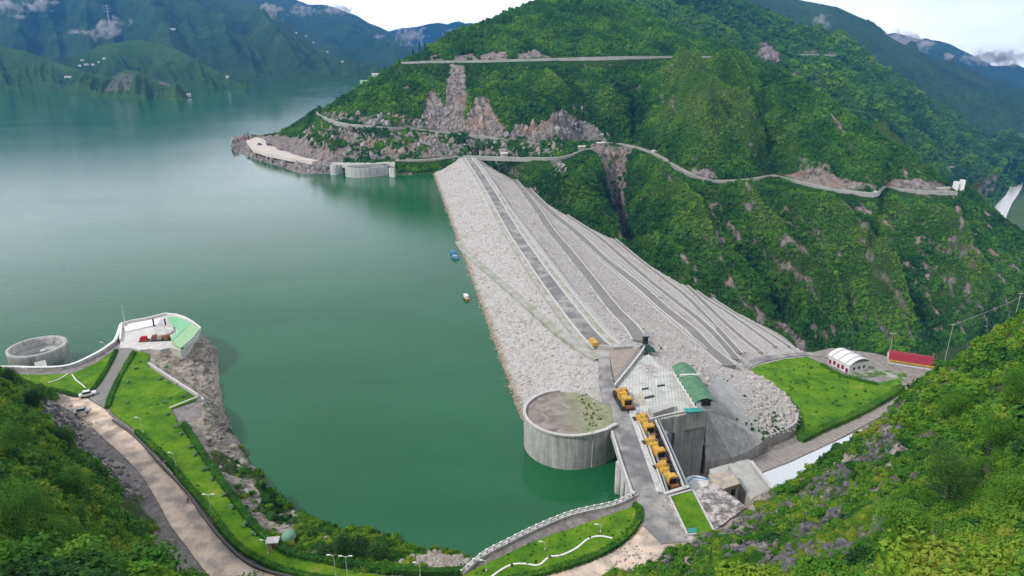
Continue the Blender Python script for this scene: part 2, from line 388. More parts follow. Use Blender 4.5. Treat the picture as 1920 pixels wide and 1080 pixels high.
# ---- the mountain across the dam
crest_far = [hit(px, py, lambda x, y: 12 - 0.5 * (SL(x, y)[0] - 2) * (SL(x, y)[0] > 2)) for px, py in [(895, 297), (927, 317), (975, 345), (1037, 390), (1102, 427), (1152, 450), (1220, 500), (1290, 540), (1360, 576), (1410, 601), (1467, 629), (1495, 654)]]
c0 = Lz([(436, 283), (445, 290), (470, 300), (530, 317), (565, 330), (620, 327), (740, 331), (820, 327)], -1) + [A(850, 303, 10)] + crest_far + Lz([(1560, 655)], -138) + Lz([(1640, 670)], -146) + Lz([(1740, 668), (1830, 640), (1920, 590), (2080, 530)], -150)
cm1 = [p * np.array([0.965, 0.965, 1]) + np.array([0, 0, -24]) for p in c0]
cm2 = [p * np.array([0.80, 0.80, 0]) + np.array([0, 0, -214]) for p in c0]
road_mid_r = [A(*p) for p in [(1170, 272, 14), (1200, 279, 12), (1230, 290, 10), (1280, 320, 2), (1310, 333, -4), (1340, 340, -8), (1400, 338, -9), (1450, 330, -10), (1500, 342, -11), (1560, 355, -13), (1600, 360, -14), (1640, 363, -15), (1655, 351, -16), (1700, 357, -17), (1750, 360, -18), (1792, 361, -20)]]
road_low = [A(*p) for p in [(742, 300, 13), (780, 300, 13), (820, 298, 13), (870, 293, 13), (950, 295, 13), (1000, 296, 13), (1040, 296, 13), (1070, 290, 13), (1090, 282, 13), (1130, 275, 13.5), (1170, 272, 14)]]
c1 = Lz([(437, 277), (449, 270), (475, 283), (500, 290), (530, 299), (570, 308)], 6) + [A(620, 303, 12)] + road_low + road_mid_r[1:] + [A(1850, 402, -50), A(1920, 447, -70), A(2080, 530, -100)]
road_mid_l = [A(*p) for p in [(595, 210, 50), (604, 218, 50), (640, 232, 48), (700, 238, 46), (740, 241, 43), (780, 243, 40), (830, 249, 35), (900, 256, 30), (970, 266, 23), (1035, 271, 18), (1090, 265, 16.5), (1130, 267, 15.5)]]
push = lambda P, k, dz: [p * np.array([k, k, 1]) + np.array([0, 0, dz]) for p in P]
c2 = Lz([(437, 267), (448, 259)], 9) + [A(500, 254, 13), A(545, 246, 20), A(575, 226, 38)] + road_mid_l + push(road_mid_r, 1.006, 2.0) + push([A(1850, 402, -50), A(1920, 447, -70), A(2080, 530, -100)], 1.01, 3)
c4s = [T(*p) for p in [(440, 263, 1090), (450, 257, 1085), (520, 250, 1050), (545, 240, 1010), (575, 222, 975), (603, 206, 960), (640, 185, 970), (690, 152, 985), (750, 118, 1000), (800, 92, 1030), (830, 70, 1060), (860, 54, 1085), (905, 42, 1120), (930, 32, 1140), (960, 18, 1160), (1020, -4, 1185), (1080, -30, 1230), (1140, -15, 1250), (1200, 20, 1200), (1260, 48, 1150), (1330, 76, 1110), (1389, 101, 1066), (1452, 128, 990), (1523, 167, 900), (1594, 213, 852), (1665, 266, 822), (1736, 312, 815), (1782, 350, 828), (1835, 371, 840), (1862, 396, 835), (1920, 443, 790), (2080, 540, 760)]]
road_up = [T(*p) for p in [(752, 118, 984), (800, 116, 988), (860, 115, 992), (960, 113, 1000), (1030, 111, 1005), (1100, 109, 1010), (1180, 107, 1016), (1250, 107, 1028), (1320, 107, 1036), (1395, 106, 1044)]]
c3 = [p * np.array([.99, .99, 1]) + np.array([0, 0, -5]) for p in c4s[:8]] + road_up + [p * np.array([.985, .985, 1]) + np.array([0, 0, -10]) for p in c4s[22:]]
c5 = [p * np.array([1.12, 1.12, 1]) + np.array([0, 0, -110]) for p in c4s]
ROCKS = [([(845, 122), (868, 122), (880, 180), (870, 215), (885, 247), (800, 247), (790, 215), (806, 165), (815, 172), (833, 200), (838, 155)], 1.0),
    ([(893, 182), (915, 188), (930, 215), (948, 240), (950, 258), (870, 252), (878, 215)], 1.0), ([(960, 238), (1005, 230), (1015, 265), (955, 260)], 1.0),
    ([(1000, 240), (1050, 205), (1085, 225), (1125, 240), (1138, 265), (1090, 268), (1010, 262)], .9), ([(850, 104), (895, 103), (895, 112), (850, 113)], 1.0), ([(898, 100), (945, 96), (955, 113), (900, 114)], 1.0),
    ([(972, 98), (1000, 92), (1030, 106), (975, 112)], .9), ([(807, 103), (825, 100), (830, 115), (806, 116)], .8),
    ([(600, 212), (640, 210), (700, 220), (760, 215), (820, 228), (890, 238), (890, 250), (780, 241), (700, 236), (640, 230), (604, 216)], .75),
    ([(575, 240), (640, 236), (740, 246), (870, 255), (940, 262), (960, 292), (850, 294), (745, 300), (620, 300), (560, 275)], .85),
    ([(430, 250), (560, 255), (640, 300), (640, 335), (560, 345), (425, 300)], 1.0),
    ([(860, 255), (1060, 268), (1060, 292), (860, 292)], .75), ([(1100, 272), (1190, 275), (1175, 300), (1170, 350), (1180, 420), (1160, 420), (1130, 320), (1120, 290)], .85),
    ([(1030, 300), (1045, 290), (1070, 320), (1050, 330)], .7), ([(1285, 318), (1345, 320), (1345, 336), (1300, 332)], 1), ([(1470, 326), (1530, 315), (1600, 340), (1650, 350), (1640, 360), (1560, 352), (1500, 338)], .9),
    ([(1655, 348), (1680, 334), (1760, 338), (1785, 358), (1700, 354)], 1), ([(1490, 290), (1550, 310), (1570, 340), (1500, 330)], .55),
    ([(880, 300), (960, 310), (1000, 345), (930, 312)], .5), ([(1160, 350), (1180, 430), (1190, 460), (1160, 440)], .9)]
def scar(px, py, x, y, z):
    n = ridged((x + 0.5 * z) / 26, z / 60, 4, 51) + 0.5 * fbm(x / 12, z / 12, 3, 77)
    steep = (px > 1330) & (py > 380); return np.clip((n - np.where(steep, 1.28, 1.62)) * 5, 0, 1) * (py > 120)
SPURS = [([(960, 120), (1020, 165), (1090, 215), (1130, 250)], .55, 24), ([(1250, 112), (1285, 180), (1315, 250), (1330, 315)], .6, 32), ([(1100, 112), (1130, 170), (1150, 215)], .4, 24), ([(1400, 110), (1480, 170), (1560, 240), (1640, 320)], .45, 34), ([(1350, 120), (1385, 200), (1400, 320)], .35, 26),
    ([(1290, 335), (1390, 420), (1490, 520), (1560, 610), (1600, 670)], .7, 38), ([(1460, 345), (1560, 450), (1650, 570), (1700, 660)], .55, 36), ([(1640, 370), (1720, 445), (1790, 530), (1840, 620)], .65, 36), ([(1780, 365), (1850, 450), (1920, 560)], .5, 36), ([(1200, 300), (1260, 380), (1330, 470), (1400, 570)], .5, 34),
    ([(985, 118), (1070, 185), (1150, 245), (1175, 268)], -.55, 18), ([(1185, 115), (1195, 190), (1178, 262)], -.8, 26), ([(1430, 140), (1425, 230), (1450, 325)], -.6, 24), ([(1150, 290), (1168, 370), (1190, 450)], -.8, 26), ([(1390, 350), (1480, 450), (1560, 550), (1620, 640)], -.6, 26), ([(1560, 365), (1640, 470), (1720, 580), (1760, 660)], -.6, 26), ([(1720, 370), (1790, 450), (1860, 550)], -.6, 26), ([(1260, 330), (1330, 410), (1440, 530), (1500, 620)], -.5, 24), ([(1560, 250), (1600, 320)], -.5, 22)]
m1, P1, rk1 = loft('mountain', [cm2, cm1, c0, c1, c2, c3, c4s, c5], -22.45, 46, 1150, [6, 6, 150, 22, 120, 70, 8][:0] or [5, 5, 180, 26, 130, 80, 10], 58, 150, M['m1'], ROCKS, 2, scar, top_amp=0.0, edge=75, spurs=SPURS, ampmul=lambda x, y, z: np.clip((np.arctan2(x, y) + .335) / .10, .12, 1))

# ---- the slopes behind it, going right
b0 = [T(1000, 200, 1350), T(1150, 200, 1350), T(1400, 160, 1350), T(1600, 260, 1330), T(1740, 330, 1450), A(1800, 378, -213), A(1842, 392, -213), A(1866, 366, -213), A(1874, 345, -213), A(1890, 329, -213), A(1930, 322, -213), A(2050, 318, -213)]
b1 = [T(1000, 100, 1500), T(1250, 103, 1500), T(1400, 105, 1500), T(1480, 103, 1550), T(1580, 104, 1600), T(1690, 222, 1600), T(1760, 315, 1700), T(1800, 312, 1800), T(1850, 308, 1900), T(1862, 293, 2000), T(1925, 297, 2150), T(2050, 300, 2300)]
b2 = [T(*p) for p in [(1000, -140, 2000), (1150, -120, 2000), (1300, -60, 1900), (1395, 0, 1900), (1430, 18, 1920), (1488, 47, 1950), (1573, 93, 2000), (1640, 130, 2040), (1690, 164, 2100), (1771, 199, 2200), (1842, 256, 2300), (1906, 263, 2500), (2050, 300, 2700)]]
b3 = push(b2, 1.15, -160)
R2 = [([(1420, 80), (1440, 78), (1458, 100), (1460, 128), (1440, 118), (1425, 100)], 1), ([(1500, 96), (1565, 98), (1570, 108), (1500, 106)], .6), ([(1822, 352), (1868, 322), (1880, 350), (1850, 366), (1826, 365)], .9)]
m2, P2, rk2 = loft('slope_behind', [[p * np.array([.9, .9, 0]) + np.array([0, 0, -215]) for p in b0], b0, b1, b2, b3], 5.5, 46, 700, [3, 90, 110, 5], 60, 240, M['m2'], R2, 5, skew=0.6, top_amp=0.08)
s0 = [T(1300, 220, 2500), T(1600, 330, 2500), T(1800, 340, 2500), T(1900, 320, 2600), T(2050, 310, 2700)]
s1 = [T(*p) for p in [(1300, -60, 3600), (1380, -18, 3600), (1440, -8, 3600), (1502, 1, 3600), (1569, 12, 3600), (1590, 22, 3600), (1619, 35, 3600), (1640, 48, 3600), (1658, 65, 3600), (1700, 86, 3700), (1771, 118, 3800), (1842, 143, 4000), (1920, 168, 4200), (2050, 230, 4400)]]
loft('far_ridge', [s0, s1, push(s1, 1.1, -200)], 10, 46, 420, [170, 4], 110, 480, M['m3'], (), 11, skew=0.8, top_amp=0.03)
s0 = [T(1600, 260, 4400), T(2050, 320, 4400)]
s1 = [T(*p) for p in [(1600, 70, 6200), (1680, 62, 7500), (1729, 74, 7500), (1760, 77, 7500), (1782, 83, 7500), (1824, 104, 7500), (1863, 124, 7500), (1900, 122, 7500), (1930, 132, 7500), (2050, 150, 7500)]]
loft('distant_ridge', [s0, s1, push(s1, 1.05, -200)], 22, 46, 260, [70, 4], 120, 900, M['m3'], (), 12, skew=0.8, top_amp=0.03)
# opposite bank of the river at the right edge
s0 = [A(1884, 415, -213), A(1898, 380, -213), A(1917, 350, -213), A(1960, 335, -213), A(2050, 330, -213)]
s1 = [A(1888, 408, -207), A(1902, 370, -198), A(1920, 338, -188), T(1960, 300, 1900), T(2050, 250, 1900)]
loft('far_bank', [[p * np.array([.93, .93, 1]) + np.array([0, 0, -3]) for p in s0], s0, s1, push(s1, 1.2, -40)], 37.6, 46, 90, [3, 30, 5], 12, 90, M['m2'], (), 13)
# ---- far side of the lake
zw = -3
LK = {}
def lake(name, shore, crest, depth, az, n, rows, amp, wl, seed, matl, rocks=()):
    s = [A(a, b, 0) + np.array([0, 0, zw]) for a, b in shore]; t = [T(a, b, c) for a, b, c in crest]
    LK[name] = loft(name, [[p * np.array([.97, .97, 1]) + np.array([0, 0, -30]) for p in s], s, t, push(t, 1.12, -depth)], az[0], az[1], n, [2, rows, 4], amp, wl, matl, rocks, seed, top_amp=0.04, skew=0.7)[1]
lake('near_headland', [(-200, 160), (0, 165), (60, 168), (100, 171), (150, 176), (190, 183), (270, 186), (330, 187), (366, 186), (371, 184)],
     [(-200, 60, 2900), (0, 86, 2820), (50, 97, 2760), (100, 115, 2700), (140, 128, 2640), (180, 141, 2520), (205, 146, 2420), (240, 131, 2330), (265, 136, 2300), (300, 151, 2260), (330, 163, 2220), (355, 175, 2170), (371, 184, 2120)], 60, (-45, -25.0), 420, 90, 30, 130, 20, M['m2'], [([(200, 160), (225, 138), (250, 140), (240, 170), (205, 172)], .5), ([(300, 152), (322, 156), (318, 161), (300, 158)], .7)])
lake('middle_headland', [(60, 150), (300, 158), (380, 163), (420, 168), (455, 171), (474, 170)],
     [(60, 130, 3300), (130, 108, 3250), (200, 82, 3200), (260, 73, 3150), (300, 82, 3080), (340, 98, 2980), (370, 114, 2900), (410, 134, 2780), (440, 152, 2660), (474, 169, 2540)], 80, (-40, -20.7), 320, 80, 45, 200, 22, M['m2'])
lake('lake_mountain', [(-300, 140), (0, 142), (300, 150), (480, 151), (560, 150), (665, 150), (740, 150)],
     [(-300, -120, 5600), (0, -100, 5600), (200, -90, 5500), (330, -50, 5300), (400, -15, 5200), (430, 0, 5100), (482, 11, 5000), (527, 33, 4800), (560, 56, 4600), (595, 88, 4400), (632, 109, 4200), (670, 135, 3900), (720, 150, 3700)], 200, (-45, -11), 620, 190, 130, 560, 23, M['m3'])
lake('blue_ridge', [(380, 130), (900, 130)],
     [(380, -60, 7600), (480, -10, 7600), (555, 0, 7600), (580, 9, 7600), (605, 8, 7600), (625, 13, 7600), (650, 22, 7500), (670, 29, 7500), (690, 42, 7500), (712, 50, 7400), (735, 62, 7300), (752, 70, 7200), (775, 82, 7000), (800, 90, 6800), (900, 120, 6500)], 300, (-28, -1), 420, 120, 150, 800, 24, M['m3'])
lake('farthest_peak', [(600, 112), (1100, 112)],
     [(600, 80, 8600), (680, 55, 8600), (714, 50, 8600), (730, 50, 8600), (752, 43, 8600), (782, 39, 8600), (805, 33, 8600), (822, 30, 8600), (838, 34, 8600), (850, 29, 8600), (860, 27, 8600), (872, 32, 8600), (885, 31, 8600), (900, 38, 8600), (960, 70, 8600), (1100, 100, 8600)], 300, (-18, 8), 260, 60, 120, 1400, 25, M['m3'])

# ---- near bank
nx, ny = 720, 450
gx, gy = np.meshgrid(np.linspace(-340, 300, nx), np.linspace(3, 405, ny), indexing='ij')
hz = H_near(gx, gy)
m, nt, p, out = newmat('near bank ground')
rockc = ramp(nt, noise(nt, 0.15, 9, 0.72, (1, 1, 2.4), dist=1.0), [(0.30, (0.05, 0.043, 0.038)), (0.40, (0.22, 0.185, 0.155)), (0.49, (0.50, 0.43, 0.35)), (0.70, (0.66, 0.58, 0.49))])
grs = ramp(nt, noise(nt, 0.5, 6, 0.7), [(0.3, (0.025, 0.06, 0.01)), (0.7, (0.11, 0.17, 0.03))])
c = mixc(nt, attr(nt, 'grass'), rockc, grs)
dirt = ramp(nt, noise(nt, 0.35, 8, 0.7), [(0.3, (0.17, 0.15, 0.14)), (0.55, (0.36, 0.32, 0.3)), (0.75, (0.5, 0.47, 0.44))])
c = mixc(nt, attr(nt, 'dirt'), c, dirt)
nt.links.new(c, p.inputs['Base Color']); p.inputs['Roughness'].default_value = 0.9
bump(nt, p, noise(nt, 0.4, 8, 0.72, (1, 1, 2)), 3.2, 1.0); M['near'] = m
P = np.stack([gx, gy, hz], -1)
me, used = grid_mesh('near_bank', P)
pxn, pyn = proj(P)
inL = inpoly(gx, gy, LAND); inS = inpoly(gx, gy, SHELF); hl = HILL(gx, gy); onhill = hz > np.where(inS, ZS + .3, 14.5)
gn = fbm(gx / 11, gy / 11, 4, 5)
grass = np.clip((gn + 0.05) * 6, 0, 1) * ((pxn > 395) & (pxn < 900) & (pyn > 800) & ~onhill) + onhill * np.clip(gn * 3 + 0.9, 0, 1)
rk_l = inpoly(pxn, pyn, [(50, 740), (120, 752), (190, 800), (240, 880), (270, 930), (230, 935), (180, 880), (120, 830), (70, 780)])
grv_l = inpoly(pxn, pyn, [(270, 970), (310, 985), (350, 1060), (380, 1090), (290, 1090), (275, 1020)])
grass = np.where(rk_l | grv_l, 0, grass); grassy_l = inpoly(pxn, pyn, [(205, 925), (280, 925), (312, 970), (300, 985), (225, 975)]); grass = np.where(grassy_l, 1, grass)
dirtm = (inS & ~onhill).astype(float) + inpoly(gx, gy, FLOOR) * 0.8; dirtm = np.where(grv_l, .6, dirtm)
vattr(me, 'grass', grass.reshape(-1)[used]); vattr(me, 'dirt', np.clip(dirtm, 0, 1).reshape(-1)[used])
near_bank = link('near_bank', me, M['near'], None, True); tag(near_bank, kind='structure')

# ---- water
m, nt, p, out = newmat('lake water')
wc = mixc(nt, ramp(nt, noise(nt, .006, 4, .6, (1, 2.2, 1), dist=.6), [(.4, 0.0), (.65, 1.0)]), (0.009, 0.088, 0.032), (0.015, 0.108, 0.045)); nt.links.new(wc, p.inputs['Base Color'])
nt.links.new(ramp(nt, noise(nt, .004, 5, .6, (.6, 2.4, 1), dist=1.2), [(.42, .05), (.62, .11)]), p.inputs['Roughness']); p.inputs['IOR'].default_value = 1.33
wb = nt.nodes.new('ShaderNodeMath'); wb.operation = 'ADD'
nt.links.new(noise(nt, 0.22, 4, 0.6, (0.35, 1, 1)), wb.inputs[0]); nt.links.new(noise(nt, 0.9, 3, 0.6, (0.5, 1, 1)), wb.inputs[1])
bump(nt, p, wb.outputs[0], 0.07, 0.8)
M['water'] = m
mb = MB(); mb.prism([(-12000, -20), (42, -20), (49, 160), (47, 200), (30, 279), (-70, 860), (-150, 1500), (-150, 9000), (-12000, 9000)], -2, 0.0)
tag(mb.build('lake_water', M['water']), kind='structure')
M['valley'] = simple('valley floor', (0.06, 0.12, 0.03), (0.03, 0.07, 0.015), 0.02)
mb = MB(); mb.prism([(-13000, -300), (13000, -300), (13000, 15000), (-13000, 15000)], -216, -215); tag(mb.build('ground', M['valley']), kind='structure')
m, nt, p, out = newmat('pale river'); p.inputs['Base Color'].default_value = (0.5, 0.5, 0.47, 1); p.inputs['Roughness'].default_value = .2
mb = MB(); mb.prism(W2([(1855, 412), (1862, 392), (1872, 380), (1886, 366), (1893, 352), (1888, 342), (1874, 334), (1880, 330), (1905, 331), (1917, 338), (1917, 350), (1908, 366), (1898, 380), (1890, 398), (1884, 415)], -212), -214, -212); tag(mb.build('river_water', m), kind='structure')
# ================================================================== SCATTER (uncountable stuff only)
def leaf_mesh(name, n, lobes, rx, rz, leaf, seed, core=True, mat=None, low=0.0):
    r = np.random.default_rng(seed); C = []
    for k in range(lobes):
        a = r.uniform(0, 2 * math.pi); q = r.uniform(0, 0.62); C.append((q * math.cos(a) * rx, q * math.sin(a) * rx, rz * r.uniform(0.28, 0.75), rx * r.uniform(0.32, 0.6)))
    C = np.array(C); k = r.integers(0, lobes, n); v = r.normal(size=(n, 3)); v /= np.linalg.norm(v, axis=1)[:, None]; v[:, 2] = np.where(v[:, 2] < -0.3, -v[:, 2], v[:, 2])
    c = C[k, :3] + v * (C[k, 3] * r.uniform(0.72, 1.12, n))[:, None] * np.array([1, 1, rz / rx * .9 + .1]); c[:, 2] = np.maximum(c[:, 2], low)
    nrm = v + r.normal(size=(n, 3)) * 0.55 + np.array([0, 0, .35]); nrm /= np.linalg.norm(nrm, axis=1)[:, None]
    t = np.cross(nrm, r.normal(size=(n, 3))); t /= np.linalg.norm(t, axis=1)[:, None]; b = np.cross(nrm, t)
    s = leaf * r.uniform(0.6, 1.3, n)[:, None]
    V = np.stack([c - t * s, c - b * s * .55, c + t * s, c + b * s * .6], 1).reshape(-1, 3); q = np.arange(4 * n).reshape(n, 4)
    if core:
        cv, cf = [], []
        for (cx, cy, cz, cr_) in C:
            b0 = len(V) + len(cv)
            for i in range(4):
                for j in range(6):
                    th = math.pi * (i + .5) / 4; ph = 2 * math.pi * j / 6; w = cr_ * .74
                    cv.append((cx + w * math.sin(th) * math.cos(ph), cy + w * math.sin(th) * math.sin(ph), max(low, cz + w * math.cos(th) * (rz / rx * .9 + .1))))
            for i in range(3):
                for j in range(6): cf.append((b0 + i * 6 + j, b0 + (i + 1) * 6 + j, b0 + (i + 1) * 6 + (j + 1) % 6, b0 + i * 6 + (j + 1) % 6))
        V = np.r_[V, np.array(cv)]; q = np.r_[q, np.array(cf)]
    me = D.meshes.new(name); np_mesh(me, V, q)
    if mat: me.materials.append(mat)
    return me
def rock_mesh(name, seed, mat, flat=0.7, n=2):
    import bmesh
    bm = bmesh.new(); bmesh.ops.create_icosphere(bm, subdivisions=n, radius=1.0); r = random.Random(seed)
    pl = [(Vector((r.gauss(0, 1), r.gauss(0, 1), r.gauss(0, 1))).normalized(), r.uniform(0.45, 0.85)) for _ in range(9)]
    for v in bm.verts:
        for nn, d in pl:
            k = v.co.dot(nn) - d
            if k > 0: v.co -= nn * k
        v.co *= r.uniform(.94, 1.06); v.co.z *= flat
    me = D.meshes.new(name); bm.to_mesh(me); bm.free(); me.materials.append(mat); return me
PC = {}
def proto(coll, meshes):
    c = D.collections.new(coll)
    for i, me in enumerate(meshes):
        o = D.objects.new('%s_%02d' % (coll, i), me); c.objects.link(o)
    PC[coll] = c; return c
def scatter(name, pts, scl, rot, idx, coll, label, cat, tint=None):
    me = D.meshes.new(name); n = len(pts); me.vertices.add(n); me.vertices.foreach_set('co', np.ascontiguousarray(pts, np.float32).ravel())
    a = me.attributes.new('scl', 'FLOAT_VECTOR', 'POINT'); a.data.foreach_set('vector', np.ascontiguousarray(scl, np.float32).ravel())
    a = me.attributes.new('rot', 'FLOAT_VECTOR', 'POINT'); a.data.foreach_set('vector', np.ascontiguousarray(rot, np.float32).ravel())
    a = me.attributes.new('tint', 'FLOAT', 'POINT'); a.data.foreach_set('value', np.ascontiguousarray(np.zeros(n) if tint is None else tint, np.float32))
    a = me.attributes.new('idx', 'INT', 'POINT'); a.data.foreach_set('value', np.ascontiguousarray(idx, np.int32))
    o = D.objects.new(name, me); SC.collection.objects.link(o)
    ng = D.node_groups.new(name, 'GeometryNodeTree')
    ng.interface.new_socket('Geometry', in_out='INPUT', socket_type='NodeSocketGeometry'); ng.interface.new_socket('Geometry', in_out='OUTPUT', socket_type='NodeSocketGeometry')
    N, L = ng.nodes, ng.links; gi = N.new('NodeGroupInput'); go = N.new('NodeGroupOutput')
    m2p = N.new('GeometryNodeMeshToPoints'); ip = N.new('GeometryNodeInstanceOnPoints'); ci = N.new('GeometryNodeCollectionInfo')
    ci.inputs['Collection'].default_value = PC[coll]; ci.inputs['Separate Children'].default_value = True; ci.inputs['Reset Children'].default_value = True
    def na(nm, ty):
        k = N.new('GeometryNodeInputNamedAttribute'); k.data_type = ty; k.inputs['Name'].default_value = nm; return k.outputs['Attribute']
    L.new(gi.outputs[0], m2p.inputs['Mesh']); L.new(m2p.outputs[0], ip.inputs['Points']); L.new(ci.outputs[0], ip.inputs['Instance'])
    ip.inputs['Pick Instance'].default_value = True; L.new(na('idx', 'INT'), ip.inputs['Instance Index'])
    L.new(na('rot', 'FLOAT_VECTOR'), ip.inputs['Rotation']); L.new(na('scl', 'FLOAT_VECTOR'), ip.inputs['Scale']); L.new(ip.outputs[0], go.inputs[0])
    md = o.modifiers.new('scatter', 'NODES'); md.node_group = ng
    return tag(o, label, cat, kind='stuff')
def rand_on_grid(P, n, dens, extra=None):           # area weighted random points on a grid surface
    a = P[1:, :-1] - P[:-1, :-1]; b = P[:-1, 1:] - P[:-1, :-1]; ar = np.linalg.norm(np.cross(a, b), axis=-1)
    dc = (dens[1:, 1:] + dens[:-1, :-1]) / 2; w = (ar * dc).ravel(); w = w / w.sum(); k = rng.choice(len(w), n, p=w)
    i, j = np.unravel_index(k, ar.shape); u, v = rng.random(n)[:, None], rng.random(n)[:, None]
    if extra is not None: return (P[i, j] * (1 - u) + P[i + 1, j] * u) * (1 - v) + (P[i, j + 1] * (1 - u) + P[i + 1, j + 1] * u) * v, extra[i, j]
    return (P[i, j] * (1 - u) + P[i + 1, j] * u) * (1 - v) + (P[i, j + 1] * (1 - u) + P[i + 1, j + 1] * u) * v
def yaw(n, tilt=0.15): return np.stack([rng.normal(0, tilt, n), rng.normal(0, tilt, n), rng.uniform(0, 6.28, n)], 1)
def s3(s, zf=(0.8, 1.2)): return np.stack([s, s * rng.uniform(.85, 1.15, len(s)), s * rng.uniform(*zf, len(s))], 1)

def mat_leaf(name, stops, big=0.03, rnd=0.5, c_far=None):
    m, nt, p, out = newmat(name)
    oi = nt.nodes.new('ShaderNodeObjectInfo')
    a = nt.nodes.new('ShaderNodeMath'); a.operation = 'MULTIPLY_ADD'; a.inputs[1].default_value = rnd
    b = nt.nodes.new('ShaderNodeMath'); b.operation = 'MULTIPLY_ADD'; b.inputs[1].default_value = 1.9; b.inputs[2].default_value = -0.45 - rnd * .5
    nt.links.new(noise(nt, big, 4, 0.6), b.inputs[0]); nt.links.new(oi.outputs['Random'], a.inputs[0]); nt.links.new(b.outputs[0], a.inputs[2])
    at = nt.nodes.new('ShaderNodeAttribute'); at.attribute_type = 'INSTANCER'; at.attribute_name = 'tint'; ad = nt.nodes.new('ShaderNodeMath'); ad.operation = 'ADD'; nt.links.new(a.outputs[0], ad.inputs[0]); nt.links.new(at.outputs['Fac'], ad.inputs[1])
    col = ramp(nt, ad.outputs[0], stops)
    nt.links.new(col, p.inputs['Base Color']); p.inputs['Roughness'].default_value = 0.7; p.inputs['Specular IOR Level'].default_value = 0.2
    tr = nt.nodes.new('ShaderNodeBsdfTranslucent'); nt.links.new(col, tr.inputs['Color']); ms = nt.nodes.new('ShaderNodeMixShader'); ms.inputs[0].default_value = 0.3
    nt.links.new(p.outputs[0], ms.inputs[1]); nt.links.new(tr.outputs[0], ms.inputs[2]); nt.links.new(ms.outputs[0], out.inputs['Surface'])
    return m
M['leaf_far'] = mat_leaf('hillside leaves', [(0.0, (0.012, 0.052, 0.012)), (0.35, (0.028, 0.118, 0.020)), (0.6, (0.062, 0.19, 0.022)), (0.85, (0.13, 0.29, 0.026)), (1.0, (0.18, 0.29, 0.035))], 0.022, 0.28)
M['leaf_near'] = mat_leaf('near leaves', [(0.0, (0.015, 0.07, 0.014)), (0.3, (0.05, 0.17, 0.016)), (0.52, (0.09, 0.23, 0.018)), (0.82, (0.19, 0.31, 0.022)), (1.0, (0.26, 0.31, 0.04))], 0.06, 0.6)
M['hedge'] = mat_leaf('hedge leaves', [(0.0, (0.02, 0.085, 0.012)), (0.5, (0.05, 0.17, 0.014)), (1.0, (0.13, 0.27, 0.02))], 0.1, 0.5)
M['rip'] = simple('pale rip-rap stone', (0.56, 0.515, 0.485), (0.34, 0.31, 0.29), 0.8, 0.9, c2=(0.38, 0.335, 0.30), s2=0.04)
def wetband(nt, c):                      # drawdown stain just above the water
    g = nt.nodes.new('ShaderNodeNewGeometry'); sp = nt.nodes.new('ShaderNodeSeparateXYZ'); nt.links.new(g.outputs['Position'], sp.inputs[0]); a = nt.nodes.new('ShaderNodeMath'); a.operation = 'MULTIPLY_ADD'; a.inputs[1].default_value = 1.6
    nt.links.new(noise(nt, .3, 4), a.inputs[0]); nt.links.new(sp.outputs[2], a.inputs[2]); c = mixc(nt, ramp(nt, a.outputs[0], [(.0, 0.0), (1.0, 0.0)]), c, c)
    lo = nt.nodes.new('ShaderNodeMapRange'); lo.inputs[1].default_value = 1.0; lo.inputs[2].default_value = 2.0; lo.inputs[3].default_value = 1; lo.inputs[4].default_value = 0; nt.links.new(a.outputs[0], lo.inputs[0])
    dt = nt.nodes.new('ShaderNodeVectorMath'); dt.operation = 'DOT_PRODUCT'; dt.inputs[1].default_value = (.985, .171, 0); nt.links.new(g.outputs['Position'], dt.inputs[0]); gt = nt.nodes.new('ShaderNodeMath'); gt.operation = 'LESS_THAN'; gt.inputs[1].default_value = 69; nt.links.new(dt.outputs['Value'], gt.inputs[0]); m_ = nt.nodes.new('ShaderNodeMath'); m_.operation = 'MULTIPLY'; nt.links.new(lo.outputs[0], m_.inputs[0]); nt.links.new(gt.outputs[0], m_.inputs[1]); return mixc(nt, m_.outputs[0], c, (.25, .20, .14))
_nt = M['rip'].node_tree; _p = _nt.nodes['Principled BSDF']; _c = _p.inputs['Base Color'].links[0].from_socket; _nt.links.new(wetband(_nt, _c), _p.inputs['Base Color'])
M['boulder'] = simple('dark boulder', (0.19, 0.185, 0.185), (0.04, 0.04, 0.042), 0.6, 0.85, bmp=0.3, bs=3.0)
M['boulder_pale'] = simple('pale cliff stone', (0.42, 0.38, 0.34), (0.2, 0.17, 0.15), 0.5, 0.9, bmp=0.3, bs=2.5)
proto('far_bush', [leaf_mesh('far_bush', 85, 4, 1, .95, .26, 100 + i, mat=M['leaf_far']) for i in range(6)])
proto('mid_bush', [leaf_mesh('mid_bush', 320, 6, 1, .8, .15, 200 + i, mat=M['leaf_near']) for i in range(6)])
proto('near_bush', [leaf_mesh('near_bush', 1500, 9, 1, .95, .07, 300 + i, mat=M['leaf_near']) for i in range(6)])
proto('hedge_clump', [leaf_mesh('hedge_clump', 160, 5, 1, .9, .18, 400 + i, mat=M['hedge']) for i in range(4)])
proto('rip_stone', [rock_mesh('rip_stone', i, M['rip'], .8, 1) for i in range(8)])
proto('boulder', [rock_mesh('boulder', 20 + i, M['boulder'], .75) for i in range(6)])
M['far_cliff'] = simple('far cliff stone', (.40, .38, .37), (.07, .067, .067), .22, .9, bmp=.6, bs=.7, c2=(.30, .22, .17), s2=.03)
proto('far_cliff', [rock_mesh('far_cliff', 60 + i, M['far_cliff'], .9) for i in range(6)])
proto('cliff_stone', [rock_mesh('cliff_stone', 40 + i, M['boulder_pale'], .8) for i in range(6)])

